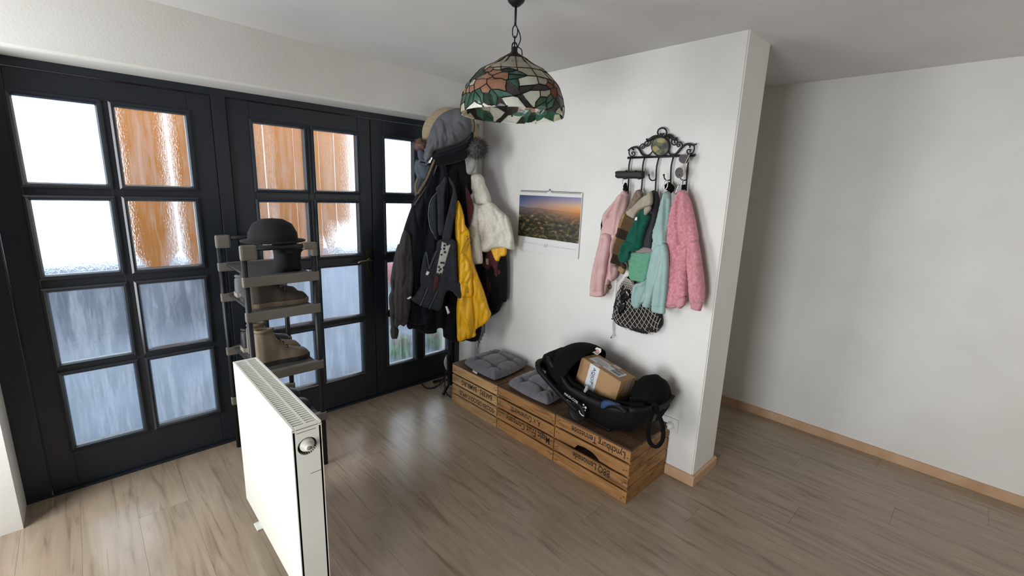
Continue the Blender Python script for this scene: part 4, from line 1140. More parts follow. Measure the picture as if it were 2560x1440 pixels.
garment('side_flap', [(1064, 628), (1068, 645), (1071, 668), (1082, 640), (1088, 628), (1086, 652), (1076, 690), (1064, 704), (1053, 716), (1051, 690), (1056, 655)], PC.off(.012), mSlate, t, T=.014, wf=.012, nz=.003, seed=12)
for q in ([(1064, 628), (1069, 655), (1071, 670)], [(1090, 625), (1080, 650), (1071, 670)], [(1068, 716), (1058, 742), (1049, 762)], [(1092, 724), (1080, 750), (1071, 770)]):
    tube('piping', [PC.pt(*PC.uv(*p), .036) for p in q], .0022, mCarL, t, seg=6, step=.02)
def floral():
    mt, nt, b = nodes('leaf_print_ribbon'); N = nt.nodes; L = nt.links
    tc = N.new('ShaderNodeTexCoord'); n = N.new('ShaderNodeTexVoronoi'); n.inputs['Scale'].default_value = 42
    mp = N.new('ShaderNodeMapping'); mp.inputs['Rotation'].default_value = (.3, .4, .5); L.new(tc.outputs['Object'], mp.inputs[0]); L.new(mp.outputs[0], n.inputs[0])
    r = N.new('ShaderNodeValToRGB'); r.color_ramp.interpolation = 'CONSTANT'; e = r.color_ramp.elements; e[0].color = lin('24241f'); e[1].position = .36; e[1].color = lin('b4b2ae')
    L.new(n.outputs['Distance'], r.inputs[0]); L.new(r.outputs[0], b.inputs['Base Color']); b.inputs['Roughness'].default_value = .7
    return mt
garment('printed_ribbon', [(1105, 604), (1127, 612), (1124, 622), (1119, 640), (1112, 665), (1105, 688), (1091, 684), (1094, 662), (1100, 632)], PC.off(.034), floral(), t, T=.007, wf=.006, nz=.001, round_=False, seed=13)
mRedB = cloth('brick_pocket', '4f2a28', '5a312e')
garment('pocket_patch', [(1087, 694), (1098, 692), (1095, 708), (1090, 724), (1083, 726)], PC.off(.034), mRedB, t, T=.006, wf=.006, nz=.001, seed=14)
for q in ([(1067, 677), (1075, 680), (1070, 689), (1064, 687)], [(1017, 746), (1027, 740), (1029, 744), (1022, 749)], [(1113, 766), (1118, 765), (1125, 782), (1119, 786)]):
    garment('white_tab', q, PC.off(.036), mTagW, t, T=.004, wf=.003, nz=0, round_=False, sp=.005)

# yellow raincoat
t = coat_base('raincoat', (1160, 520), 'bright yellow raincoat with a knotted sleeve hanging beside the baby carrier', 'raincoat')
PY = linep(-.60, -.24, -.06, -.56, .10)
garment('raincoat_body', [(1144, 502), (1152, 512), (1160, 540), (1163, 562), (1172, 578), (1176, 610), (1181, 650), (1193, 682), (1211, 730), (1222, 768), (1228, 786), (1215, 806), (1190, 824), (1189, 840), (1165, 848), (1145, 853), (1142, 820), (1141, 770), (1145, 730), (1142, 680), (1140, 620), (1137, 570), (1137, 535)], PY, mYel, t, T=.05, wf=.045, nz=.008, nf=(20, 4), seed=20,
        folds=[([(1181, 655), (1180, 700), (1182, 770), (1189, 838)], -.02, .006), ([(1150, 520), (1152, 570), (1150, 600)], -.012, .008), ([(1150, 770), (1165, 805), (1175, 826)], .008, .01), ([(1182, 700), (1200, 740), (1216, 780)], .008, .012)])
garment('sleeve', [(1152, 584), (1166, 574), (1173, 590), (1170, 612), (1160, 630), (1166, 640), (1176, 660), (1181, 700), (1180, 740), (1160, 742), (1148, 738), (1146, 690), (1146, 655), (1148, 620)], PY.off(.028), mYel, t, T=.035, wf=.03, nz=.008, nf=(22, 8), seed=21,
        folds=[([(1150, 612), (1160, 600), (1172, 590)], .01, .006), ([(1152, 640), (1166, 650), (1178, 690)], .01, .008), ([(1178, 660), (1160, 700), (1154, 736)], -.008, .006)])
garment('knot', [(1150, 590), (1158, 578), (1170, 574), (1174, 590), (1166, 606), (1156, 626), (1148, 636), (1150, 612)], PY.off(.045), mYel, t, T=.03, wf=.02, nz=.006, seed=22)
for q in ((1167, 594), (1172, 603), (1167, 724), (1164, 588)):
    p = PY.pt(*PY.uv(*q), .072); ellipsoid('snap_button', p, .004, .004, .004, M('snap_dark', '3a2a10', .4), t, sub=2)
# black shawl with fringes under the raincoat
t = coat_base('fringed_scarf', (1190, 830), 'black fringed scarf peeping out below the yellow raincoat', 'scarf')
PF = PY.off(-.045)
garment('scarf_cloth', [(1150, 700), (1205, 740), (1218, 780), (1206, 812), (1200, 842), (1188, 854), (1166, 851), (1150, 840)], PF, mBlackC, t, T=.03, wf=.03, nz=.006, seed=23)
bm = bmesh.new()
for k in range(9):
    a = PF.pt(*PF.uv(1194+k*2.1, 838-k*4.2), .01); b = PF.pt(*PF.uv(1195+k*2.0, 862-k*4.2 if k % 2 else 866-k*4.4), .012)
    sweep(bm, [a, (a+b)/2+V((.003, 0, 0)), b], .0022, 5)
o = from_bm('fringe', bm, mBlackC, t); o['kind'] = 'stuff'

# black jacket and maroon pouch behind the white one, yellow sleeve end
t = coat_base('child_jacket', (1230, 700), 'black child jacket hanging low next to the wall', 'jacket')
PW0 = Plane(V((-.44, 0, 0)), V((-1, -.5, 0)))
PB = PW0.off(-.075)
garment('jacket_body', [(1185, 560), (1250, 560), (1266, 640), (1269, 700), (1267, 750), (1259, 756), (1253, 768), (1246, 780), (1230, 790), (1220, 793), (1205, 745), (1193, 700), (1186, 640)], PB, mBlackC, t, T=.05, wf=.05, nz=.008, nf=(16, 3), seed=24)
t = coat_base('maroon_pouch', (1225, 650), 'maroon cloth pouch with dangling straps under the white jacket', 'pouch')
PM = PW0.off(-.03)
garment('pouch_body', [(1207, 622), (1240, 620), (1250, 642), (1247, 672), (1246, 690), (1238, 691), (1236, 674), (1229, 665), (1222, 676), (1207, 664), (1200, 648)], PM, mMar, t, T=.02, wf=.02, nz=.006, seed=25)
garment('strap', [(1219, 672), (1225, 672), (1226, 700), (1231, 735), (1228, 762), (1225, 764), (1222, 742), (1214, 744), (1216, 715)], PM.off(-.004), mMar, t, T=.008, wf=.006, nz=.001, sp=.006, seed=26)
garment('white_tab', [(1214, 646), (1222, 646), (1222, 662), (1215, 662)], PM.off(.018), M('faded_label', '9c8c8c', .7), t, T=.004, wf=.003, nz=0, round_=False, sp=.005)
for q in ((1239, 680), (1248, 680)):
    garment('buckle_end', [(q[0]-3, q[1]-6), (q[0]+3, q[1]-6), (q[0]+3, q[1]+6), (q[0]-3, q[1]+6)], PM.off(.012), mMar, t, T=.008, wf=.004, nz=0, round_=False, sp=.005)
t = coat_base('maroon_jacket', (1172, 500), 'maroon garment showing as a sliver beside the white hood', 'jacket')
garment('garment_body', [(1164, 464), (1176, 488), (1184, 515), (1180, 540), (1173, 570), (1168, 535), (1166, 500)], CP.off(.075), mMar, t, T=.03, wf=.03, nz=.004, seed=27)
t = coat_base('child_raincoat', (1245, 635), 'small yellow sleeve hanging out below the white quilted jacket', 'raincoat')
garment('sleeve', [(1222, 600), (1260, 600), (1267, 626), (1263, 640), (1252, 642), (1247, 653), (1238, 651), (1230, 632)], PM.off(.015), mYel, t, T=.02, wf=.018, nz=.004, seed=28, folds=[([(1248, 612), (1250, 640)], -.008, .005)])

# white quilted child jacket
t = coat_base('quilted_jacket', (1195, 440), 'white quilted child jacket with hood hanging at the right of the coats', 'jacket')
PW = PW0
garment('hood', [(1156, 452), (1165, 438), (1180, 433), (1197, 434), (1208, 442), (1213, 460), (1220, 475), (1226, 492), (1227, 508), (1205, 512), (1180, 509), (1172, 484), (1162, 464)], PW, mWhiteQ, t, T=.06, wf=.045, nz=.006, nf=(14, 6), seed=30, folds=[([(1188, 440), (1194, 470), (1198, 505)], .014, .008), ([(1170, 462), (1185, 480), (1196, 502)], -.016, .008), ([(1206, 450), (1208, 480), (1204, 506)], -.008, .008)])
garment('jacket_body', [(1182, 506), (1205, 510), (1227, 505), (1248, 522), (1273, 547), (1282, 578), (1286, 616), (1280, 625), (1258, 619), (1234, 622), (1219, 630), (1207, 628), (1202, 610), (1196, 570), (1188, 540)], PW.off(.0), mWhiteQ, t, T=.06, wf=.05, nz=.006, nf=(14, 7), seed=31,
        folds=[([(1206, 512), (1222, 540), (1221, 566), (1208, 600)], -.016, .01), ([(1240, 520), (1258, 560), (1276, 612)], -.014, .008), ([(1205, 626), (1222, 621), (1250, 616), (1280, 618)], .006, .004), ([(1222, 540), (1240, 580), (1230, 615)], .01, .018)])
garment('sleeve', [(1181, 507), (1194, 512), (1199, 533), (1198, 565), (1199, 587), (1203, 612), (1207, 652), (1201, 660), (1180, 658), (1176, 637), (1178, 603), (1172, 570), (1171, 550), (1175, 526)], PW.off(.04), mWhiteQ, t, T=.045, wf=.03, nz=.005, nf=(18, 9), seed=32, folds=[([(1178, 650), (1204, 648)], -.006, .003), ([(1176, 560), (1196, 575)], -.006, .006)])
garment('rear_sleeve', [(1262, 536), (1274, 548), (1281, 575), (1284, 600), (1276, 606), (1270, 585), (1264, 560)], PW.off(.035), mWhiteQ, t, T=.03, wf=.02, nz=.003, seed=33)

# hats on top
t = coat_base('straw_hat', (1110, 300), 'beige wide brimmed hat stuck behind the grey cap on top of the coat stand', 'hat')
PH = CP.off(-.03)
hc = PH.pt(*PH.uv(1127, 337))
hn = (PH.n*.9+V((-.1, .1, .25))).normalized()
def disc_hat():
    a = hn.orthogonal().normalized(); a = (PH.u-hn*PH.u.dot(hn)).normalized(); b = hn.cross(a)
    R = .19
    lathe('hat_brim', [(.10, .012), (.15, .004), (R, -.006), (R+.003, -.003), (R, .0), (.15, .011), (.10, .02)], hc, mStraw, t, seg=48, axis=hn, ref=a)
    lathe('hat_crown', [(.10, .012), (.097, -.04), (.085, -.085), (.05, -.10), (0, -.103)], hc, mStraw, t, seg=40, axis=hn, ref=a)
    tube('hat_band', [hc+a*(.1005*math.cos(q))+b*(.1005*math.sin(q))-hn*(-.006) for q in [2*math.pi*i/40 for i in range(40)]], .004, M('dark_hat_band', '2a211d', .7), t, seg=6, closed=True)
disc_hat()
t = coat_base('cap', (1130, 330), 'large grey cloth cap with strap closure crowning the coat stand', 'cap')
PG = CP.off(.06)
garment('cap_crown', [(1056, 412), (1060, 385), (1070, 345), (1082, 312), (1098, 290), (1118, 277), (1142, 270), (1160, 273), (1172, 284), (1178, 302), (1180, 322), (1176, 338), (1164, 350), (1146, 360), (1122, 367), (1100, 374), (1084, 380), (1080, 392), (1070, 404)], PG, mGreyCap, t, T=.085, wf=.085, nz=.006, nf=(12, 7), back=.8, seed=40,
        folds=[([(1085, 310), (1092, 345), (1094, 374)], -.012, .006), ([(1106, 315), (1114, 345), (1116, 366)], -.010, .006), ([(1098, 292), (1082, 330), (1072, 372)], -.008, .005), ([(1122, 320), (1128, 350)], .008, .006)])
garment('cap_brim', [(1084, 384), (1110, 376), (1146, 364), (1170, 350), (1180, 330), (1184, 340), (1176, 360), (1160, 376), (1140, 386), (1112, 392), (1086, 402), (1080, 396)], PG.off(.02), mNavy, t, T=.03, wf=.02, nz=.002, seed=41)
tube('brim_edge', [PG.pt(*PG.uv(*q), .07) for q in [(1086, 381), (1110, 374), (1140, 365), (1164, 352), (1177, 338), (1181, 318), (1178, 300)]], .003, mNavy, t, seg=6, step=.02)
garment('strap_closure', [(1047, 399), (1056, 396), (1072, 402), (1070, 414), (1060, 414), (1045, 409)], PG.off(.02), mHoodG, t, T=.018, wf=.012, nz=.001, seed=42)
garment('strap_window', [(1050, 402), (1064, 405), (1063, 410), (1049, 407)], PG.off(.036), mNavy, t, T=.006, wf=.004, nz=0, round_=False, sp=.005)
garment('strap_tip', [(1072, 402), (1077, 397), (1079, 398), (1073, 407), (1070, 409)], PG.off(.04), mTagW, t, T=.005, wf=.004, nz=0, sp=.004)
# fur pompoms and beanies
def fur(name, c, r, mat, parent, n=900, l=.6, thick=.0011):
    bm = bmesh.new(); rn = random.Random(n)
    bmesh.ops.create_icosphere(bm, subdivisions=2, radius=r*.62, matrix=Matrix.Translation(c))
    for i in range(n):
        d = V((rn.gauss(0, 1), rn.gauss(0, 1), rn.gauss(0, 1))).normalized()
        a = c+d*r*.5; q = V((rn.gauss(0, 1), rn.gauss(0, 1), rn.gauss(0, 1)))*.18
        b = c+(d+q*.6).normalized()*r*rn.uniform(.8, 1.15)-Z*r*.06
        s = d.orthogonal().normalized()*thick; s2 = d.cross(s)
        vs = [bm.verts.new(a+s), bm.verts.new(a-s*.5+s2*.87), bm.verts.new(a-s*.5-s2*.87), bm.verts.new(b)]
        bm.faces.new((vs[0], vs[1], vs[3])); bm.faces.new((vs[1], vs[2], vs[3])); bm.faces.new((vs[2], vs[0], vs[3]))
    o = from_bm(name, bm, mat, parent, True); o['kind'] = 'stuff'; return o
t = coat_base('bobble_hat', (1185, 400), 'pale grey beanie with a big grey fur pompom beside the cap', 'hat')
PD = CP.off(.02)
garment('beanie', [(1152, 372), (1168, 370), (1184, 380), (1192, 395), (1190, 415), (1182, 432), (1170, 438), (1160, 430), (1158, 405)], PD, mBean, t, T=.04, wf=.03, nz=.004, seed=43)
fur('pompom', PD.pt(*PD.uv(1190, 371), .06), .078, mFurG, t, 2200, thick=.0016)
t = coat_base('brown_bobble_hat', (1050, 370), 'brown pink fur pompom hat peeking out left of the grey cap', 'hat')
fur('pompom', PD.pt(*PD.uv(1053, 362), -.01), .052, mFurP, t, 1100)
garment('beanie', [(1046, 372), (1062, 378), (1064, 400), (1050, 402), (1044, 388)], PD.off(-.02), mHoodG, t, T=.03, wf=.02, nz=.002, seed=44)
# grey hood and woven strap on the left
t = coat_base('hooded_jacket', (1050, 440), 'grey blue jacket hood hanging at the left below the cap', 'jacket')
garment('hood', [(1040, 400), (1056, 404), (1078, 410), (1082, 440), (1066, 480), (1052, 500), (1038, 492), (1036, 468), (1042, 445), (1036, 425)], CP.off(.03), mHoodG, t, T=.035, wf=.03, nz=.005, seed=45, folds=[([(1042, 412), (1050, 440), (1060, 450)], -.01, .006), ([(1036, 480), (1048, 452)], .008, .006)])
t = coat_base('shoulder_bag_strap', (1060, 450), 'tan woven bag strap looping down the left of the coats', 'bag')
tube('woven_strap', [CP.pt(*CP.uv(*q), .105) for q in [(1082, 402), (1076, 416), (1069, 434), (1060, 454), (1050, 470), (1042, 484)]], .013, mRope, t, seg=10, ry=.008, step=.015)
tube('lower_strap', [CP.pt(*CP.uv(*q), .09) for q in [(1042, 484), (1037, 474), (1037, 460), (1042, 446)]], .009, mRope, t, seg=8, step=.015)
tube('leather_edge', [CP.pt(*CP.uv(*q), .1) for q in [(1091, 402), (1084, 425), (1072, 450), (1056, 476), (1040, 500), (1032, 512)]], .006, M('brown_leather', '4a4038', .5), t, seg=8, step=.02)

# ================================================================== WROUGHT-IRON WALL RACK
rk = thing('wall_coat_rack', (0, -1.68, 1.75), 'black wrought iron wall coat rack with scrolls and an oval medallion', 'coat rack')
mFe = M('wrought_iron', '161412', .5, '211e1a', 60, metal=.3)
PR = wallp(.018)
def rp(cx, cy, h=0):
    return PR.pt(*PR.uv(1560+cx/13.474, 310+cy/13.474), h)
def scroll(name, pts, r=.0035, taper=None):
    q = catmull([rp(*p) for p in pts], .006)
    rr = r if not taper else [taper[0]+(taper[1]-taper[0])*math.sin(math.pi*i/max(1, len(q)-1)) for i in range(len(q))]
    return tube(name, q, rr, mFe, rk, seg=7)
tube('rail', [rp(150, 1140), rp(2350, 1060)], .0058, mFe, rk, seg=10)
for p in ((150, 1140), (2350, 1060)): ellipsoid('rail_knob', rp(*p), .0075, .0075, .0075, mFe, rk, sub=2)
tube('crown_ring', [rp(1285+152*math.cos(a), 280+146*math.sin(a)) for a in [2*math.pi*i/36 for i in range(36)]], .0042, mFe, rk, seg=8, closed=True)
scroll('crown_leaf', [(1205, 350), (1225, 325), (1260, 350), (1275, 385), (1275, 420)], .004); scroll('crown_leaf', [(1345, 345), (1325, 322), (1290, 350), (1277, 385)], .004)
scroll('scroll_left_end', [(300, 1015), (262, 985), (285, 940), (340, 948), (366, 1000), (330, 1065), (250, 1092), (188, 1040), (165, 950), (185, 870)])
scroll('acanthus_left', [(135, 890), (190, 845), (250, 805), (370, 775), (450, 795), (520, 862), (572, 952), (622, 1022), (700, 1068), (790, 1068), (880, 1018), (950, 930)], taper=(.0032, .0062))
scroll('leaf_curl', [(270, 820), (300, 850), (330, 880)], .005)
scroll('scroll_left', [(560, 900), (532, 830), (540, 750), (590, 690), (650, 675), (692, 720), (684, 790), (640, 822), (600, 790), (620, 745), (650, 740)])
scroll('scroll_left_upper', [(760, 680), (812, 668), (820, 620), (770, 588), (710, 620), (692, 690), (740, 740), (810, 740), (872, 680), (900, 590), (930, 530)])
scroll('acanthus_top_left', [(758, 495), (785, 540), (860, 538), (930, 482), (1010, 430), (1130, 398)], taper=(.004, .009))
scroll('inner_curl_left', [(1150, 440), (1060, 460), (1005, 500), (990, 540)], .004)
scroll('acanthus_top_right', [(1420, 390), (1500, 372), (1580, 420), (1660, 500), (1730, 512), (1785, 458)], taper=(.004, .009))
scroll('inner_curl_right', [(1400, 430), (1480, 430), (1525, 480), (1500, 530)], .004)
scroll('scroll_right_upper', [(1605, 530), (1608, 640), (1660, 702), (1730, 700), (1790, 640), (1800, 570), (1750, 540), (1700, 570), (1700, 620), (1740, 632)])
scroll('scroll_right', [(1940, 800), (1966, 740), (1950, 660), (1880, 612), (1820, 622), (1788, 670), (1785, 730), (1830, 766), (1880, 740), (1868, 682), (1840, 690)])
scroll('acanthus_right', [(1480, 900), (1540, 1000), (1620, 1045), (1710, 1030), (1800, 960), (1900, 840), (2000, 740), (2100, 684), (2220, 680), (2350, 712), (2445, 665)], taper=(.0032, .0065))
scroll('leaf_curl', [(2180, 700), (2225, 740), (2210, 800)], .004)
scroll('scroll_right_end', [(2350, 720), (2368, 800), (2340, 930), (2260, 1000), (2170, 1000), (2120, 940), (2140, 872), (2200, 862), (2250, 900), (2210, 940)])
ctr = rp(1235, 750, .002)
ell = [rp(1235+292*math.cos(a), 755+312*math.sin(a), .002) for a in [2*math.pi*i/44 for i in range(44)]]
tube('medallion_rim', ell, .0042, mFe, rk, seg=8, closed=True)
mMed = M('medallion_paint', '2a2a22', .4, '6d6a48', 26, contrast=(.5, .66)); prism('medallion', ell, (-1, 0, 0), .003, mMed, rk)
mFlw = M('painted_blossom', '8f7a5e', .5, '9a9455', 40)
for pts in ([(1110, 560), (1180, 490), (1300, 480), (1400, 510), (1400, 600), (1330, 650), (1220, 640), (1140, 610)], [(985, 780), (1080, 735), (1160, 770), (1230, 860), (1150, 890), (1080, 960), (1020, 930), (975, 860)]):
    prism('painted_flower', [rp(a, b, .0052) for a, b in pts], (-1, 0, 0), .0012, mFlw, rk)
def hp_(x, y, h=0): return PR.pt(*PR.uv(1460+x/4.8, 300+y/4.8), h)
HK = [[(560, 455), (540, 540), (535, 700), (527, 890)], [(728, 452), (706, 540), (700, 700), (688, 850)], [(900, 446), (872, 560), (862, 720), (855, 880)], [(1073, 440), (1046, 560), (1040, 720), (1045, 880)], [(1262, 430), (1240, 600), (1232, 720), (1225, 850)]]
for k, q in enumerate(HK):
    tube('hook_rod', [hp_(*p) for p in q], .0042, mFe, rk, seg=8, step=.02)
    bx, by = q[2][0], q[2][1]-10
    if k == 0: bx -= 4
    j = [hp_(bx, by, .0), hp_(bx-6, by+14, .012), hp_(bx-18, by+18, .026), hp_(bx-32, by-2, .036), hp_(bx-37, by-40, .04)]
    tube('hook', j, .0034, mFe, rk, seg=8, step=.008)
    ellipsoid('hook_ball', hp_(bx-37, by-45, .04), .0055, .0055, .0055, mFe, rk, sub=2)

def wbase(name, px, d, label, cat):
    p = at(px[0], px[1], 0, -d); return thing(name, p, label, cat)
# black hard case on the hooks
t = wbase('glasses_case', (1575, 437), .06, 'black oblong case resting on the left hooks of the iron rack', 'case')
garment('case_body', [(1540, 429), (1543, 427), (1608, 426), (1611, 429), (1612, 444), (1608, 447), (1543, 446), (1540, 443)], wallp(.066), M('matt_black_case', '19191b', .6, bump=.1, bs=120), t, T=.02, wf=.012, nz=0, round_=False, sp=.008)
for q in [(1566, 427), (1590, 427), (1566, 446), (1600, 446)]:
    ellipsoid('case_clasp', at(q[0], q[1], 0, -.08), .006, .006, .004, mFe, t, sub=2)
# sunglasses
t = wbase('sunglasses', (1705, 415), .06, 'pale framed round sunglasses hooked over the right end of the iron rack', 'sunglasses')
mLens = M('dark_lens', '241d21', .25, '302930', 5, spec=.25); mClear = M('pale_frame', 'b5aaa2', .25)
PS = wallp(.06)
def sg(x, y, h=0): return PS.pt(*PS.uv(1640+x/11.08, 370+y/11.08), h)
for (cx, cy, rx, ry) in ((780, 305, 145, 125), (650, 690, 118, 145)):
    e = [sg(cx+rx*math.cos(a), cy+ry*math.sin(a)) for a in [2*math.pi*i/30 for i in range(30)]]
    prism('lens', e, (-1, 0, 0), .002, mLens, t); tube('lens_rim', e, .0016, mClear, t, seg=6, closed=True)
tube('bridge', [sg(770, 430), sg(775, 480, .004), sg(740, 545)], .002, mClear, t, seg=6, step=.005)
tube('temple', [sg(930, 170), sg(915, 230, .004), sg(850, 380, .008), sg(790, 560, .008), sg(775, 710, .006)], .0024, mClear, t, seg=6, step=.01)
tube('temple', [sg(700, 850), sg(720, 900, .006), sg(800, 870, .01), sg(830, 640, .01)], .0022, mClear, t, seg=6, step=.01)
# clips and key ring
mSteel = M('carabiner_steel', 'b9b9b6', .3, metal=.9)
t = wbase('carabiner_pouch', (1675, 465), .06, 'small black pouch on a silver carabiner hanging from the fourth hook', 'pouch')
garment('pouch', [(1664, 462), (1670, 455), (1678, 458), (1686, 468), (1684, 478), (1676, 482), (1668, 476), (1662, 472)], wallp(.045), mBlk, t, T=.02, wf=.015, nz=.001, sp=.006)
tube('carabiner', [sg(*q, .022) for q in [(330, 900), (370, 880), (385, 950), (370, 1080), (320, 1150), (240, 1150), (215, 1110), (260, 1010), (300, 930)]], .0026, mSteel, t, seg=7, closed=True, step=.008)
tube('clip_loop', [sg(*q, .018) for q in [(230, 1180), (240, 1230), (215, 1290)]], .002, mSteel, t, seg=6)
t = wbase('strap_clip', (1705, 470), .06, 'black strap clip with a chrome hook above the pink teddy jacket', 'clip')
garment('strap', [(1704, 462), (1714, 461), (1715, 474), (1704, 476)], wallp(.05), mBlk, t, T=.012, wf=.008, nz=0, round_=False, sp=.005)
tube('chrome_hook', [sg(*q, .02) for q in [(710, 1010), (670, 1060), (630, 1160), (590, 1290)]], .0034, mSteel, t, seg=7, step=.01)
tube('hang_cord', [sg(*q, .0) for q in [(740, 860), (745, 950), (740, 1010)]], .0016, mBlk, t, seg=6)
t = wbase('hanging_strap', (1563, 468), .06, 'short black strap above the pale pink hoodie on the first hook', 'strap')
garment('strap', [(1561, 458), (1567, 459), (1568, 478), (1558, 476)], wallp(.05), mBlk, t, T=.01, wf=.008, nz=0, sp=.005)
tube('hang_loop', [hp_(505, 712, .03), hp_(495, 750, .03), hp_(500, 770, .03)], .0018, mSteel, t, seg=6)

# ------------------------------------------------------------------ clothes on the rack
mPink = cloth('pale_pink_jersey', 'c6a09f', 'd0acab', 9, .25, 160); mTeddy = M('pink_teddy_fleece', 'bb7681', .95, 'd3909a', 70, bump=.9, bs=90, sheen=.4)
mPinkR = cloth('pink_rib', 'b98089', 'c38d95', 50, .4, 120); mAqua = cloth('pale_aqua_jersey', '8faaa7', '9db7b4', 8, .25, 150); mGreen = cloth('bottle_green_knit', '0f4a3a', '16594a', 30, .4, 140)
mDk = cloth('dark_grey_felt', '343336', '3d3c3f', 30, .3, 160); mBeige = cloth('beige_rib_knit', '9a8f80', 'aaa090', 30, .6, 90, stretch=(1, 1, .4)); mFuzz = cloth('fuzzy_brown_wool', '6f6052', '8b7b6a', 70, .8, 120)
def knit(name, c, c2, scale=95):
    mt, nt, b = nodes(name); N = nt.nodes; L = nt.links
    tc = N.new('ShaderNodeTexCoord'); wv = N.new('ShaderNodeTexWave'); wv.bands_direction = 'Z'; wv.inputs['Scale'].default_value = scale; wv.inputs['Distortion'].default_value = 2.5; wv.inputs['Detail'].default_value = 2; wv.inputs['Detail Scale'].default_value = 8
    L.new(tc.outputs['Object'], wv.inputs[0]); r = N.new('ShaderNodeValToRGB'); r.color_ramp.elements[0].color = lin(c); r.color_ramp.elements[1].color = lin(c2); r.color_ramp.elements[0].position = .1; r.color_ramp.elements[1].position = .6
    L.new(wv.outputs['Fac'], r.inputs[0]); L.new(r.outputs[0], b.inputs['Base Color']); b.inputs['Roughness'].default_value = .9
    bp = N.new('ShaderNodeBump'); bp.inputs['Strength'].default_value = .8; bp.inputs['Distance'].default_value = .004; L.new(wv.outputs['Fac'], bp.inputs['Height']); L.new(bp.outputs[0], b.inputs['Normal'])
    return mt
mMint = knit('mint_garter_knit', '4f8a70', '7fbfa0', 46); mBand = knit('rose_knit_band', '8a7b7a', 'a59593', 46)
def plaid():
    mt, nt, b = nodes('brown_check_wool'); N = nt.nodes; L = nt.links
    tc = N.new('ShaderNodeTexCoord')
    def band(vec, off, els):
        d = N.new('ShaderNodeVectorMath'); d.operation = 'DOT_PRODUCT'; d.inputs[1].default_value = vec; L.new(tc.outputs['Object'], d.inputs[0])
        m_ = N.new('ShaderNodeMath'); m_.operation = 'ADD'; m_.inputs[1].default_value = off; L.new(d.outputs['Value'], m_.inputs[0])
        f_ = N.new('ShaderNodeMath'); f_.operation = 'FRACT'; L.new(m_.outputs[0], f_.inputs[0])
        r = N.new('ShaderNodeValToRGB'); r.color_ramp.interpolation = 'CONSTANT'; e = r.color_ramp.elements
        while len(e) < len(els): e.new(.5)
        for k, (p, c) in enumerate(els): e[k].position = p; e[k].color = lin(c)
        L.new(f_.outputs[0], r.inputs[0]); return r.outputs[0]
    a = band((0, 2.0, -6.5), .35, [(0, '8a6c47'), (.38, '3a2a1c'), (.75, '93794f')])
    c = band((0, 6.5, 2.0), .2, [(0, 'ffffff'), (.5, '9a948c')])
    mx = N.new('ShaderNodeMix'); mx.data_type = 'RGBA'; mx.blend_type = 'MULTIPLY'; mx.inputs[0].default_value = 1; L.new(a, mx.inputs[6]); L.new(c, mx.inputs[7])
    L.new(mx.outputs[2], b.inputs['Base Color']); b.inputs['Roughness'].default_value = .95
    n = N.new('ShaderNodeTexNoise'); n.inputs['Scale'].default_value = 150; L.new(tc.outputs['Object'], n.inputs[0]); bp = N.new('ShaderNodeBump'); bp.inputs['Strength'].default_value = .6; bp.inputs['Distance'].default_value = .004; L.new(n.outputs['Fac'], bp.inputs['Height']); L.new(bp.outputs[0], b.inputs['Normal'])
    return mt
mPlaid = plaid()
t = wbase('peaked_hat', (1505, 565), .03, 'black hat edge peeping out behind the pale pink hoodie', 'hat')
garment('cap_peak', [(1514, 528), (1540, 530), (1540, 600), (1510, 598), (1504, 588), (1502, 568), (1506, 545)], wallp(.02), mBlk, t, T=0.014, wf=0.011, nz=0, sp=.01)
t = wbase('hoodie', (1545, 560), .06, 'pale pink child hoodie hanging leftmost on the iron rack', 'hoodie')
garment('hood', [(1561, 475), (1567, 479), (1570, 490), (1567, 520), (1560, 552), (1553, 585), (1530, 590), (1504, 592), (1508, 562), (1507, 546), (1513, 530), (1530, 510), (1546, 490)], wallp(.05), mPink, t, T=0.032, wf=0.030, nz=0.0060, nf=(18, 5), sp=.006, seed=50, folds=[([(1552, 490), (1530, 530), (1512, 565)], -0.0180, .007), ([(1562, 490), (1550, 530), (1540, 585)], 0.0210, .007), ([(1512, 545), (1530, 540), (1546, 520)], -0.0120, .005)])
garment('hoodie_body', [(1506, 582), (1530, 584), (1554, 580), (1546, 620), (1540, 650), (1541, 664), (1546, 670), (1543, 690), (1537, 700), (1530, 704), (1525, 700), (1520, 714), (1512, 716), (1506, 690), (1500, 650), (1500, 615)], wallp(.045), mPink, t, T=0.029, wf=0.022, nz=0.0075, nf=(20, 5), sp=.006, seed=51, folds=[([(1530, 586), (1526, 640), (1516, 710)], -0.0180, .006), ([(1545, 590), (1536, 640), (1534, 700)], 0.0150, .008), ([(1520, 640), (1528, 680), (1526, 700)], -0.0120, .005)])
garment('sleeve', [(1506, 584), (1526, 588), (1524, 625), (1516, 670), (1510, 715), (1510, 734), (1508, 741), (1494, 743), (1480, 741), (1477, 734), (1479, 700), (1488, 650), (1498, 610)], wallp(.07), mPink, t, T=0.029, wf=0.021, nz=0.0060, nf=(20, 5), sp=.006, seed=52, folds=[([(1480, 727), (1508, 730)], -0.0075, .003), ([(1512, 600), (1498, 660), (1490, 725)], 0.0120, .01)])
garment('rear_cuff', [(1512, 712), (1520, 714), (1514, 738), (1508, 738)], wallp(.055), M('dusty_pink_cuff', 'a3807a', .85), t, T=0.014, wf=0.011, nz=0, sp=.007)
t = wbase('checked_scarf', (1570, 600), .08, 'brown and beige checked wool scarf hanging beside the pale pink hoodie', 'scarf')
garment('scarf_loop', [(1590, 478), (1600, 474), (1607, 480), (1607, 492), (1599, 501), (1591, 516), (1582, 532), (1572, 542), (1562, 538), (1570, 520), (1580, 500)], wallp(.055), mFuzz, t, T=0.022, wf=0.015, nz=0.0045, sp=.006, seed=53)
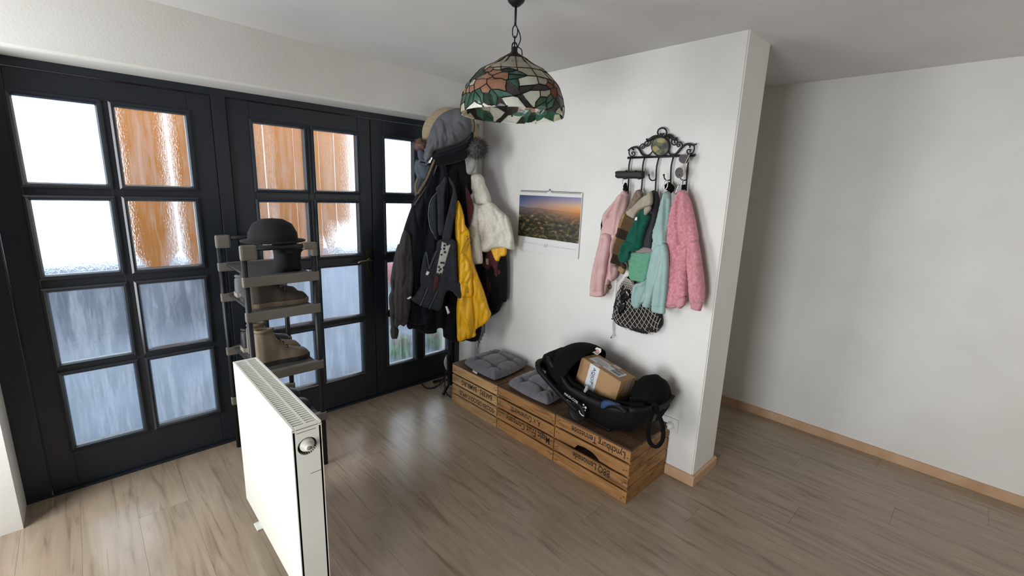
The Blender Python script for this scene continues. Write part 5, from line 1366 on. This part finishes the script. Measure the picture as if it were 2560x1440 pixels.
garment('scarf_tail', [(1560, 532), (1584, 544), (1598, 552), (1588, 580), (1574, 615), (1560, 622), (1556, 650), (1566, 664), (1564, 678), (1558, 686), (1545, 675), (1542, 661), (1528, 658), (1532, 640), (1536, 610), (1546, 570)], wallp(.065), mPlaid, t, T=0.022, wf=0.017, nz=0.0075, sp=.006, seed=54)
t = wbase('felt_vest', (1630, 560), .06, 'dark grey felt garment hanging between the green knit and the aqua hoodie', 'vest')
garment('vest_body', [(1631, 477), (1644, 480), (1649, 500), (1648, 530), (1644, 552), (1637, 580), (1635, 602), (1631, 630), (1600, 628), (1606, 600), (1612, 570), (1622, 545), (1626, 520), (1629, 500)], wallp(.05), mDk, t, T=0.032, wf=0.022, nz=0.0060, sp=.006, seed=55)
t = wbase('green_hat', (1590, 600), .09, 'bottle green knitted child pullover hanging in the middle of the iron rack', 'pullover')
garment('knit_body', [(1590, 545), (1600, 528), (1612, 520), (1622, 535), (1628, 537), (1624, 552), (1614, 580), (1609, 602), (1606, 620), (1596, 627), (1578, 630), (1566, 622), (1556, 612), (1566, 597), (1575, 575), (1583, 560)], wallp(.085), mGreen, t, T=0.029, wf=0.022, nz=0.0060, sp=.006, seed=56, folds=[([(1600, 540), (1598, 580), (1590, 620)], 0.0120, .012)])
garment('sleeve', [(1558, 606), (1580, 606), (1592, 614), (1590, 624), (1576, 628), (1573, 645), (1566, 655), (1552, 656), (1547, 641), (1551, 624)], wallp(.105), mGreen, t, T=0.022, wf=0.015, nz=0.0090, sp=.006, seed=57, folds=[([(1556, 625), (1572, 622), (1588, 618)], -0.0180, .005), ([(1562, 632), (1570, 640), (1568, 652)], -0.0090, .005)])
garment('white_tab', [(1588, 543), (1594, 542), (1593, 551), (1586, 551)], wallp(.128), mTagW, t, T=0.002, wf=0.002, nz=0, round_=False, sp=.004)
t = wbase('knit_cowl', (1605, 515), .1, 'beige ribbed knit collar folded over the green pullover', 'cowl')
garment('cowl_fold', [(1630, 478), (1633, 500), (1629, 514), (1614, 520), (1600, 526), (1592, 536), (1584, 547), (1566, 533), (1584, 515), (1604, 495), (1620, 484)], wallp(.105), mBeige, t, T=0.022, wf=0.015, nz=0.0045, sp=.006, seed=58)
garment('cowl_end', [(1612, 519), (1624, 514), (1629, 518), (1626, 526), (1618, 536), (1612, 538), (1610, 528)], wallp(.12), mBeige, t, T=0.012, wf=0.007, nz=.001, sp=.006, seed=59)
t = wbase('mint_scarf', (1600, 660), .08, 'mint green garter knit scarf end with a rose band', 'scarf')
garment('scarf_end', [(1574, 632), (1600, 630), (1630, 632), (1627, 655), (1622, 682), (1617, 700), (1609, 706), (1590, 703), (1575, 696), (1573, 660)], wallp(.075), mMint, t, T=0.017, wf=0.011, nz=.002, sp=.006, seed=60)
garment('rose_band', [(1592, 622), (1604, 617), (1632, 621), (1631, 634), (1600, 634), (1588, 630)], wallp(.08), mBand, t, T=0.014, wf=0.009, nz=.001, sp=.008, seed=61)
t = wbase('aqua_hoodie', (1655, 600), .08, 'pale aqua child hoodie with hanging sleeves next to the teddy jacket', 'hoodie')
garment('hood', [(1662, 481), (1671, 478), (1678, 490), (1676, 540), (1670, 590), (1666, 618), (1648, 620), (1638, 612), (1633, 596), (1635, 575), (1641, 558), (1648, 530), (1655, 500)], wallp(.085), mAqua, t, T=0.032, wf=0.022, nz=0.0060, nf=(16, 4), sp=.006, seed=62, folds=[([(1667, 485), (1664, 530), (1664, 600)], 0.0180, .008), ([(1672, 500), (1668, 560), (1665, 610)], -0.0210, .005)])
garment('hoodie_body', [(1634, 600), (1650, 612), (1640, 660), (1626, 720), (1614, 752), (1604, 760), (1600, 768), (1594, 772), (1582, 765), (1580, 745), (1586, 712), (1604, 704), (1618, 680), (1627, 640)], wallp(.07), mAqua, t, T=0.025, wf=0.019, nz=0.0075, nf=(18, 5), sp=.006, seed=63, folds=[([(1640, 640), (1622, 700), (1606, 755)], -0.0150, .006), ([(1600, 712), (1592, 740), (1596, 765)], -0.0120, .006)])
garment('sleeve', [(1640, 614), (1660, 612), (1662, 640), (1654, 680), (1642, 720), (1632, 752), (1626, 768), (1618, 770), (1607, 764), (1613, 742), (1618, 700), (1626, 655)], wallp(.095), mAqua, t, T=0.025, wf=0.017, nz=0.0045, sp=.006, seed=64, folds=[([(1611, 745), (1632, 750)], -0.0075, .003)])
garment('front_sleeve', [(1655, 608), (1668, 614), (1673, 650), (1672, 690), (1668, 740), (1664, 766), (1662, 784), (1646, 783), (1631, 777), (1633, 740), (1640, 700), (1652, 650)], wallp(.105), mAqua, t, T=0.029, wf=0.019, nz=0.0045, sp=.006, seed=65, folds=[([(1632, 765), (1664, 768)], -0.0090, .003), ([(1662, 625), (1656, 690), (1650, 760)], 0.0090, .012)])
t = wbase('teddy_jacket', (1715, 600), .08, 'pink teddy fleece jacket hanging rightmost on the iron rack', 'jacket')
garment('hood', [(1700, 476), (1712, 475), (1720, 486), (1731, 515), (1740, 555), (1747, 600), (1735, 625), (1700, 628), (1672, 622), (1666, 605), (1668, 570), (1672, 545), (1678, 520), (1686, 500), (1693, 484)], wallp(.06), mTeddy, t, T=0.040, wf=0.034, nz=0.0060, fluff=.005, fl_s=70, sp=.006, seed=66, folds=[([(1703, 490), (1700, 540), (1704, 610)], -0.0180, .007)])
garment('jacket_body', [(1668, 600), (1700, 608), (1725, 612), (1722, 680), (1720, 735), (1716, 755), (1706, 764), (1690, 766), (1668, 768), (1667, 740), (1671, 690), (1671, 650), (1665, 625)], wallp(.06), mTeddy, t, T=0.040, wf=0.026, nz=0.0060, fluff=.005, fl_s=70, sp=.006, seed=67)
garment('sleeve', [(1724, 606), (1740, 600), (1748, 610), (1756, 660), (1762, 705), (1763, 745), (1756, 758), (1738, 760), (1726, 750), (1722, 700), (1718, 655)], wallp(.075), mTeddy, t, T=0.036, wf=0.022, nz=0.0060, fluff=.005, fl_s=70, sp=.006, seed=68, folds=[([(1738, 620), (1746, 680), (1746, 750)], 0.0090, .014)])
garment('cuff', [(1728, 755), (1756, 755), (1754, 772), (1750, 778), (1730, 773), (1727, 766)], wallp(.085), mPinkR, t, T=0.022, wf=0.015, nz=.001, sp=.008)
garment('inner_cuff', [(1697, 745), (1716, 742), (1714, 760), (1708, 768), (1700, 772), (1692, 766)], wallp(.09), mPinkR, t, T=0.022, wf=0.011, nz=.002, sp=.008)
garment('waistband', [(1664, 752), (1694, 754), (1696, 768), (1666, 770)], wallp(.065), mPinkR, t, T=0.025, wf=0.011, nz=.002, sp=.008)

# ------------------------------------------------------------------ net bag
t = wbase('net_bag', (1595, 760), .04, 'white net bag with dark contents hanging below the aqua hoodie', 'bag')
PN = wallp(.03)
outl = [(1572, 690), (1584, 700), (1594, 720), (1600, 752), (1648, 764), (1653, 790), (1655, 812), (1648, 824), (1640, 832), (1628, 829), (1618, 835), (1598, 831), (1560, 818), (1547, 812), (1535, 798), (1534, 788), (1538, 760), (1546, 730), (1558, 706)]
garment('dark_contents', outl, PN, M('dark_cloth_contents', '0e0d0d', .9, '171515', 20), t, T=.035, wf=.03, nz=.003, seed=70)
mCord = M('net_cord', 'b3aa9e', .8)
L_ = catmull([V(q) for q in [(1570, 690), (1556, 706), (1545, 730), (1538, 760), (1533, 785), (1535, 799)]], 4)
R_ = catmull([V(q) for q in [(1585, 698), (1606, 720), (1634, 745), (1650, 765), (1655, 795), (1655, 815)]], 4)
Bt = catmull([V(q) for q in [(1535, 799), (1560, 819), (1598, 832), (1618, 836), (1640, 833), (1655, 815)]], 4)
def pick(c, s):
    x = s*(len(c)-1); i = min(int(x), len(c)-2); return c[i]+(c[i+1]-c[i])*(x-i)
def netp(a, b):
    l = pick(L_, b); r = pick(R_, b); p = l+(r-l)*a
    base = pick(Bt, a); lin_ = L_[-1]+(R_[-1]-L_[-1])*a
    p = p+(base-lin_)*(b**1.5)
    e = min(a, 1-a, 1-b)
    return PN.pt(*PN.uv(p.x, p.y), .012+.026*math.sqrt(max(0, min(1, e/.14))))
bm = bmesh.new(); n = 11
for k in range(-n, n+1):
    for sgn in (1, -1):
        pts = []
        for i in range(15):
            b = i/14; a = k/n+b*.85 if sgn > 0 else 1-(k/n+b*.85)
            if -.001 <= a <= 1.001: pts.append(netp(min(1, max(0, a)), b))
        if len(pts) > 1: sweep(bm, pts, .0016, 4, caps=False)
o = from_bm('net', bm, mCord, t); o['kind'] = 'stuff'
sh = thing('dark_sunglasses', at(1555, 755, 0, -.05), 'glossy black sunglasses showing through the net bag', 'sunglasses')
mGl = M('gloss_black', '08080a', .12, spec=.7)
PQ = wallp(.068)
garment('lens', [(1560, 724), (1570, 722), (1577, 732), (1576, 745), (1566, 752), (1556, 754), (1550, 746), (1553, 732)], PQ, mGl, sh, T=.012, wf=.02, nz=0, sp=.008)
garment('lens', [(1553, 756), (1564, 752), (1566, 764), (1560, 778), (1550, 786), (1544, 778), (1546, 765)], PQ, mGl, sh, T=.012, wf=.02, nz=0, sp=.008)
tube('bridge', [PQ.pt(*PQ.uv(1560, 748), .006), PQ.pt(*PQ.uv(1557, 758), .006)], .004, mGl, sh, seg=6)
t = wbase('drawstring', (1535, 800), .03, 'thin white drawstring with a cord end hanging left of the net bag', 'drawstring')
tube('cord', [at(*q, 0, -.02) for q in [(1542, 700), (1539, 740), (1536, 775), (1533, 805), (1534, 822), (1531, 838), (1528, 843)]], .0022, M('white_cord', 'b9b9b7', .7), t, seg=6, step=.02)
tube('cord', [at(*q, 0, -.02) for q in [(1532, 803), (1531, 822), (1533, 834), (1535, 842)]], .003, M('white_cord_end', 'cfcfcd', .7), t, seg=6, step=.02)
ellipsoid('cord_bead', at(1531, 797, 0, -.022), .006, .006, .006, mBlk, t, sub=2); ellipsoid('cord_tip', at(1528, 844, 0, -.02), .004, .004, .005, mBlk, t, sub=2)
t = wbase('hair_ring', (1524, 717), .01, 'tiny beaded ring hanging on the wall below the pale pink hoodie', 'ring')
tube('ring_band', [at(1524+3.6*math.cos(a)*1.0, 717+5.2*math.sin(a), 0, -.008) for a in [2*math.pi*i/20 for i in range(20)]], .0028, M('bead_bronze', '6f604a', .4, metal=.4), t, seg=6, closed=True)

# ================================================================== RADIATOR
mRad = M('radiator_white', 'e6e5dc', .4, 'e0dfd6', 3); mDarkIn = M('radiator_inside', '3a3a38', .8)
RX1, RX0, RY0, RY1, RZ = -1.771, -1.866, -1.52, -.78, .78
rd = thing('radiator', ((RX0+RX1)/2, (RY0+RY1)/2, 0), 'white panel radiator with slotted top grille in the left foreground', 'radiator')
box('front_panel', (RX1-.012, RY0, .1), (RX1, RY1, RZ-.012), mRad, rd, bevel=.003)
box('rear_panel', (RX0, RY0, .1), (RX0+.012, RY1, RZ-.012), mRad, rd, bevel=.003)
box('convector_core', (RX0+.02, RY0+.03, .12), (RX1-.02, RY1-.03, RZ-.05), mDarkIn, rd)
for yy in (RY0, RY1-.006):
    bm = bmesh.new()
    for sgn in range(1): pass
    # end cap with a round recess for the valve
    zc, xc, R = .704, (RX0+RX1)/2-.002, .031
    n = 28; ring = [bm.verts.new((xc+R*math.cos(2*math.pi*k/n), yy, zc+R*math.sin(2*math.pi*k/n))) for k in range(n)]
    rect = []
    for k in range(n):
        a = 2*math.pi*k/n; dx, dz = math.cos(a), math.sin(a)
        hx_ = (RX1-RX0)/2
        t_ = min((RX1-xc)/dx if dx > 1e-6 else 9, (RX0-xc)/dx if dx < -1e-6 else 9, (RZ-.008-zc)/dz if dz > 1e-6 else 9, (zc-.6)/-dz if dz < -1e-6 else 9)
        rect.append(bm.verts.new((xc+dx*t_, yy, zc+dz*t_)))
    for k in range(n): bm.faces.new((ring[k], ring[(k+1) % n], rect[(k+1) % n], rect[k]))
    inner = [bm.verts.new((v.co.x, yy+.02, v.co.z)) for v in ring]
    for k in range(n): bm.faces.new((ring[k], inner[k], inner[(k+1) % n], ring[(k+1) % n]))
    # corners of the top plate
    for cx_, cz_ in ((RX0, RZ-.008), (RX1, RZ-.008), (RX0, .6), (RX1, .6)):
        q = sorted(rect, key=lambda v: (v.co.x-cx_)**2+(v.co.z-cz_)**2)[:2]
        c = bm.verts.new((cx_, yy, cz_))
        try: bm.faces.new((q[0], q[1], c))
        except ValueError: pass
    v = [bm.verts.new(p) for p in ((RX0, yy, .1), (RX1, yy, .1), (RX1, yy, .6), (RX0, yy, .6))]; bm.faces.new(v)
    from_bm('end_cap', bm, mRad, rd)
    box('end_cap_seam', (RX0+.05, yy-.0008, .598), (RX1-.006, yy+.001, .5992), mDarkIn, rd)
    if yy == RY0:
        lathe('valve_recess', [(.031, 0), (.031, -.02), (0, -.02)], (xc, yy, zc), mDarkIn, rd, seg=28, axis=(0, -1, 0))
        lathe('valve_body', [(.024, -.018), (.024, -.004), (.02, .004), (.0165, .004), (.0155, .012), (.012, .02), (.007, .021), (.006, .019), (0, .019)], (xc+.001, yy, zc+.002), M('valve_white', 'd5d3c8', .35), rd, seg=28, axis=(0, -1, 0))
        lathe('valve_centre', [(.0065, .0195), (.006, .0225), (0, .0225)], (xc+.001, yy, zc+.002), M('valve_grey', '77766c', .4), rd, seg=18, axis=(0, -1, 0))
        box('cap_slot', (xc-.032, yy-.0006, RZ-.022), (xc+.03, yy+.002, RZ-.0205), mDarkIn, rd)
# top grille: rim and single slats
box('grille_rim', (RX0, RY0, RZ-.012), (RX0+.010, RY1, RZ), mRad, rd, bevel=.002); box('grille_rim', (RX1-.010, RY0, RZ-.012), (RX1, RY1, RZ), mRad, rd, bevel=.002)
box('grille_rim', (RX0+.01, RY0, RZ-.012), (RX1-.01, RY0+.014, RZ), mRad, rd, bevel=.002); box('grille_rim', (RX0+.01, RY1-.014, RZ-.012), (RX1-.01, RY1, RZ), mRad, rd, bevel=.002)
y = RY0+.022; sl0 = None
while y < RY1-.016:
    if sl0 is None: sl0 = box('slat', (RX0+.01, RY0+.022, RZ-.009), (RX1-.01, RY0+.031, RZ-.001), mRad, rd)
    else:
        c = sl0.copy(); col.objects.link(c); c.location = (0, y-RY0-.022, 0)
    y += .0165
box('grille_spine', ((RX0+RX1)/2-.004, RY0+.01, RZ-.0095), ((RX0+RX1)/2+.004, RY1-.01, RZ-.0012), mRad, rd)
for yy in (RY0+.1, RY1-.1):
    box('foot_bracket', (RX0+.03, yy-.015, 0), (RX1-.03, yy+.015, .12), mRad, rd); box('foot_plate', (RX0+.005, yy-.03, 0), (RX1-.005, yy+.03, .006), mRad, rd, bevel=.002)

# ================================================================== SHOE RACK
mConn = M('grey_rack_plastic', '6a655e', .55, '736e66', 8); mTubeB = M('black_rack_tube', '1c1d20', .4, metal=.2)
FX, BX, NY, FY = -1.428, -1.745, -.595, -.10
sr = thing('shoe_rack', ((FX+BX)/2, (NY+FY)/2, 0), 'grey and black shoe rack standing in front of the glazed door', 'shoe rack')
ZS = [.17, .295, .60, .913, 1.084, 1.231]
for xx in (FX, BX):
    for yy in (NY, FY):
        tube('post', [(xx, yy, 0), (xx, yy, 1.225)], .0135, mTubeB, sr, seg=12)
for yy in (NY, FY):
    for zz in (.295, .60, .913, 1.084):
        box('side_bracket', (BX-.016, yy-.018, zz-.02), (FX+.016, yy+.012, zz+.028), mConn, sr, bevel=.006)
    box('top_bracket', (FX-.055, yy-.016, 1.225), (FX+.016, yy+.016, 1.262), mConn, sr, bevel=.01); box('top_bracket', (FX-.014, yy-.016, 1.19), (FX+.016, yy+.016, 1.23), mConn, sr, bevel=.008)
    box('top_bracket', (BX-.016, yy-.016, 1.19), (BX+.055, yy+.016, 1.262), mConn, sr, bevel=.01)
    tube('top_rail', [(BX, yy, 1.245), (FX, yy, 1.245)], .013, mTubeB, sr, seg=12)
for zz in (.295, .60, .913, 1.084):
    for xx in (FX-.03, FX-.11, FX-.19, BX+.03):
        tube('shelf_tube', [(xx, NY, zz+.015), (xx, FY, zz+.015)], .0075, mTubeB, sr, seg=8)
    box('shelf_cloth', (BX+.02, NY+.012, zz+.0232), (FX-.02, FY-.012, zz+.0245), M('grey_shelf_cloth', '3e3d3c', .9), sr)
def shoe(loc, L, W, H, label, mU, mS, boot=0., ang=0.):
    """toe towards +x"""
    t = thing('shoe', loc, label, 'shoe', None)
    R = Matrix.Translation(loc) @ Matrix.Rotation(ang, 4, 'Z')
    n, mm = 26, 20; vs = []; fs = []
    wt = [(0, .30), (.12, .40), (.35, .36), (.55, .42), (.75, .5), (.9, .42), (1, .12)]
    ht = [(0, .80+boot), (.1, .95+boot), (.3, .95+boot), (.42, .78+boot*.3), (.6, .56), (.8, .42), (.93, .34), (1, .12)]
    for i in range(n+1):
        s = i/n; w_ = lerp(wt, s)*W; h_ = lerp(ht, s)*H
        for j in range(mm+1):
            a = math.pi*j/mm
            c_, s_ = math.cos(a), math.sin(a)
            vs.append(R @ V((-L/2+L*s, w_*math.copysign(abs(c_)**.75, c_)*(1-.15*s_), .02+h_*abs(s_)**.75)))
    for i in range(n):
        for j in range(mm):
            a = i*(mm+1)+j; fs.append((a, a+mm+1, a+mm+2, a+1))
    k0 = [j for j in range(mm+1)]; k1 = [n*(mm+1)+j for j in range(mm+1)]
    fs.append(tuple(k0)); fs.append(tuple(k1[::-1]))
    mesh('upper', vs, fs, mU, t, True)
    m_ = []
    for i in range(n+1):
        s = i/n; w_ = lerp(wt, s)*W+.004; m_.append((-L/2-.004+(L+.008)*s, w_))
    o_ = [R @ V((x, w_, 0)) for x, w_ in m_]+[R @ V((x, -w_, 0)) for x, w_ in m_[::-1]]
    prism('sole', o_, (0, 0, 1), .024, mS, t)
    op = [R @ V((-L*.32+L*.16*math.cos(q), W*.24*math.sin(q), .02+H*(.93+boot))) for q in [2*math.pi*i/16 for i in range(16)]]
    tube('collar', op, .008, mU, t, seg=8, closed=True)
    for k in range(3):
        s = .44+.07*k; tube('lace', [R @ V((-L/2+L*s, -W*.22, .024+lerp(ht, s)*H*.93)), R @ V((-L/2+L*s+.004, 0, .028+lerp(ht, s)*H)), R @ V((-L/2+L*s, W*.22, .024+lerp(ht, s)*H*.93))], .0025, mS, t, seg=6)
    return t
mS1 = M('brown_suede', '3c352f', .9, '463e37', 20); mS2 = M('tan_leather', '6f6250', .6, '7b6d59', 12); mS3 = M('black_leather', '1d1c1d', .5); mSole = M('shoe_sole', '8d867a', .7); mSoleD = M('dark_sole', '2a2725', .7); mS4 = M('grey_canvas_shoe', '62666b', .8)
sx = -1.578
for (zz, yy, mU, mS, bt, lab, L) in [(.913, -.50, mS1, mS2, .5, 'brown suede ankle boot at the near end of the upper shoe shelf', .27), (.913, -.36, mS1, mSoleD, .5, 'brown suede ankle boot second from the near end of the upper shoe shelf', .27), (.913, -.21, mS4, mSole, 0, 'grey canvas shoe at the far end of the upper shoe shelf', .26),
                                     (.60, -.49, mS2, mSoleD, .7, 'tan leather shoe at the near end of the middle shoe shelf', .255), (.60, -.35, mS2, mSoleD, .7, 'tan leather shoe in the middle of the middle shoe shelf', .255), (.60, -.21, mS3, mSole, .1, 'black leather shoe at the far end of the middle shoe shelf', .25),
                                     (.295, -.48, mS3, mSoleD, .2, 'black leather shoe at the near end of the lowest shoe shelf', .24), (.295, -.32, mS3, mSoleD, .2, 'black leather shoe further back on the lowest shoe shelf', .24)]:
    shoe((sx, yy, zz+.0248), L, .1, .1, lab, mU, mS, bt)
# hat on the top rails, bag on the upper shelf
ht_ = thing('felt_hat', (-1.56, -.5, 1.258), 'black round felt hat lying on top of the shoe rack', 'hat')
mHat = M('black_felt', '121214', .95, '18181a', 20)
lathe('hat_crown', [(.115, 0), (.112, .04), (.09, .085), (.05, .108), (0, .113)], (-1.575, -.46, 1.262), mHat, ht_, seg=32)
lathe('hat_brim', [(.108, 0), (.148, -.002), (.15, .002), (.108, .006)], (-1.575, -.46, 1.262), mHat, ht_, seg=32)
bg_ = thing('black_bag', (-1.6, -.45, 1.11), 'black bag with a flared flap on the top shelf of the shoe rack', 'bag')
PK = Plane(V((0, -.50, 0)), V((0, -1, 0)))
garment('bag_body', [(690, 612), (768, 612), (757, 622), (751, 640), (752, 676), (735, 678), (690, 684), (684, 640)], PK, mHat, bg_, T=.05, wf=.05, nz=.004, seed=80)
garment('bag_flap', [(686, 608), (772, 611), (760, 624), (742, 634), (700, 636), (684, 628)], PK.off(.03), mHat, bg_, T=.03, wf=.03, nz=.003, seed=81)
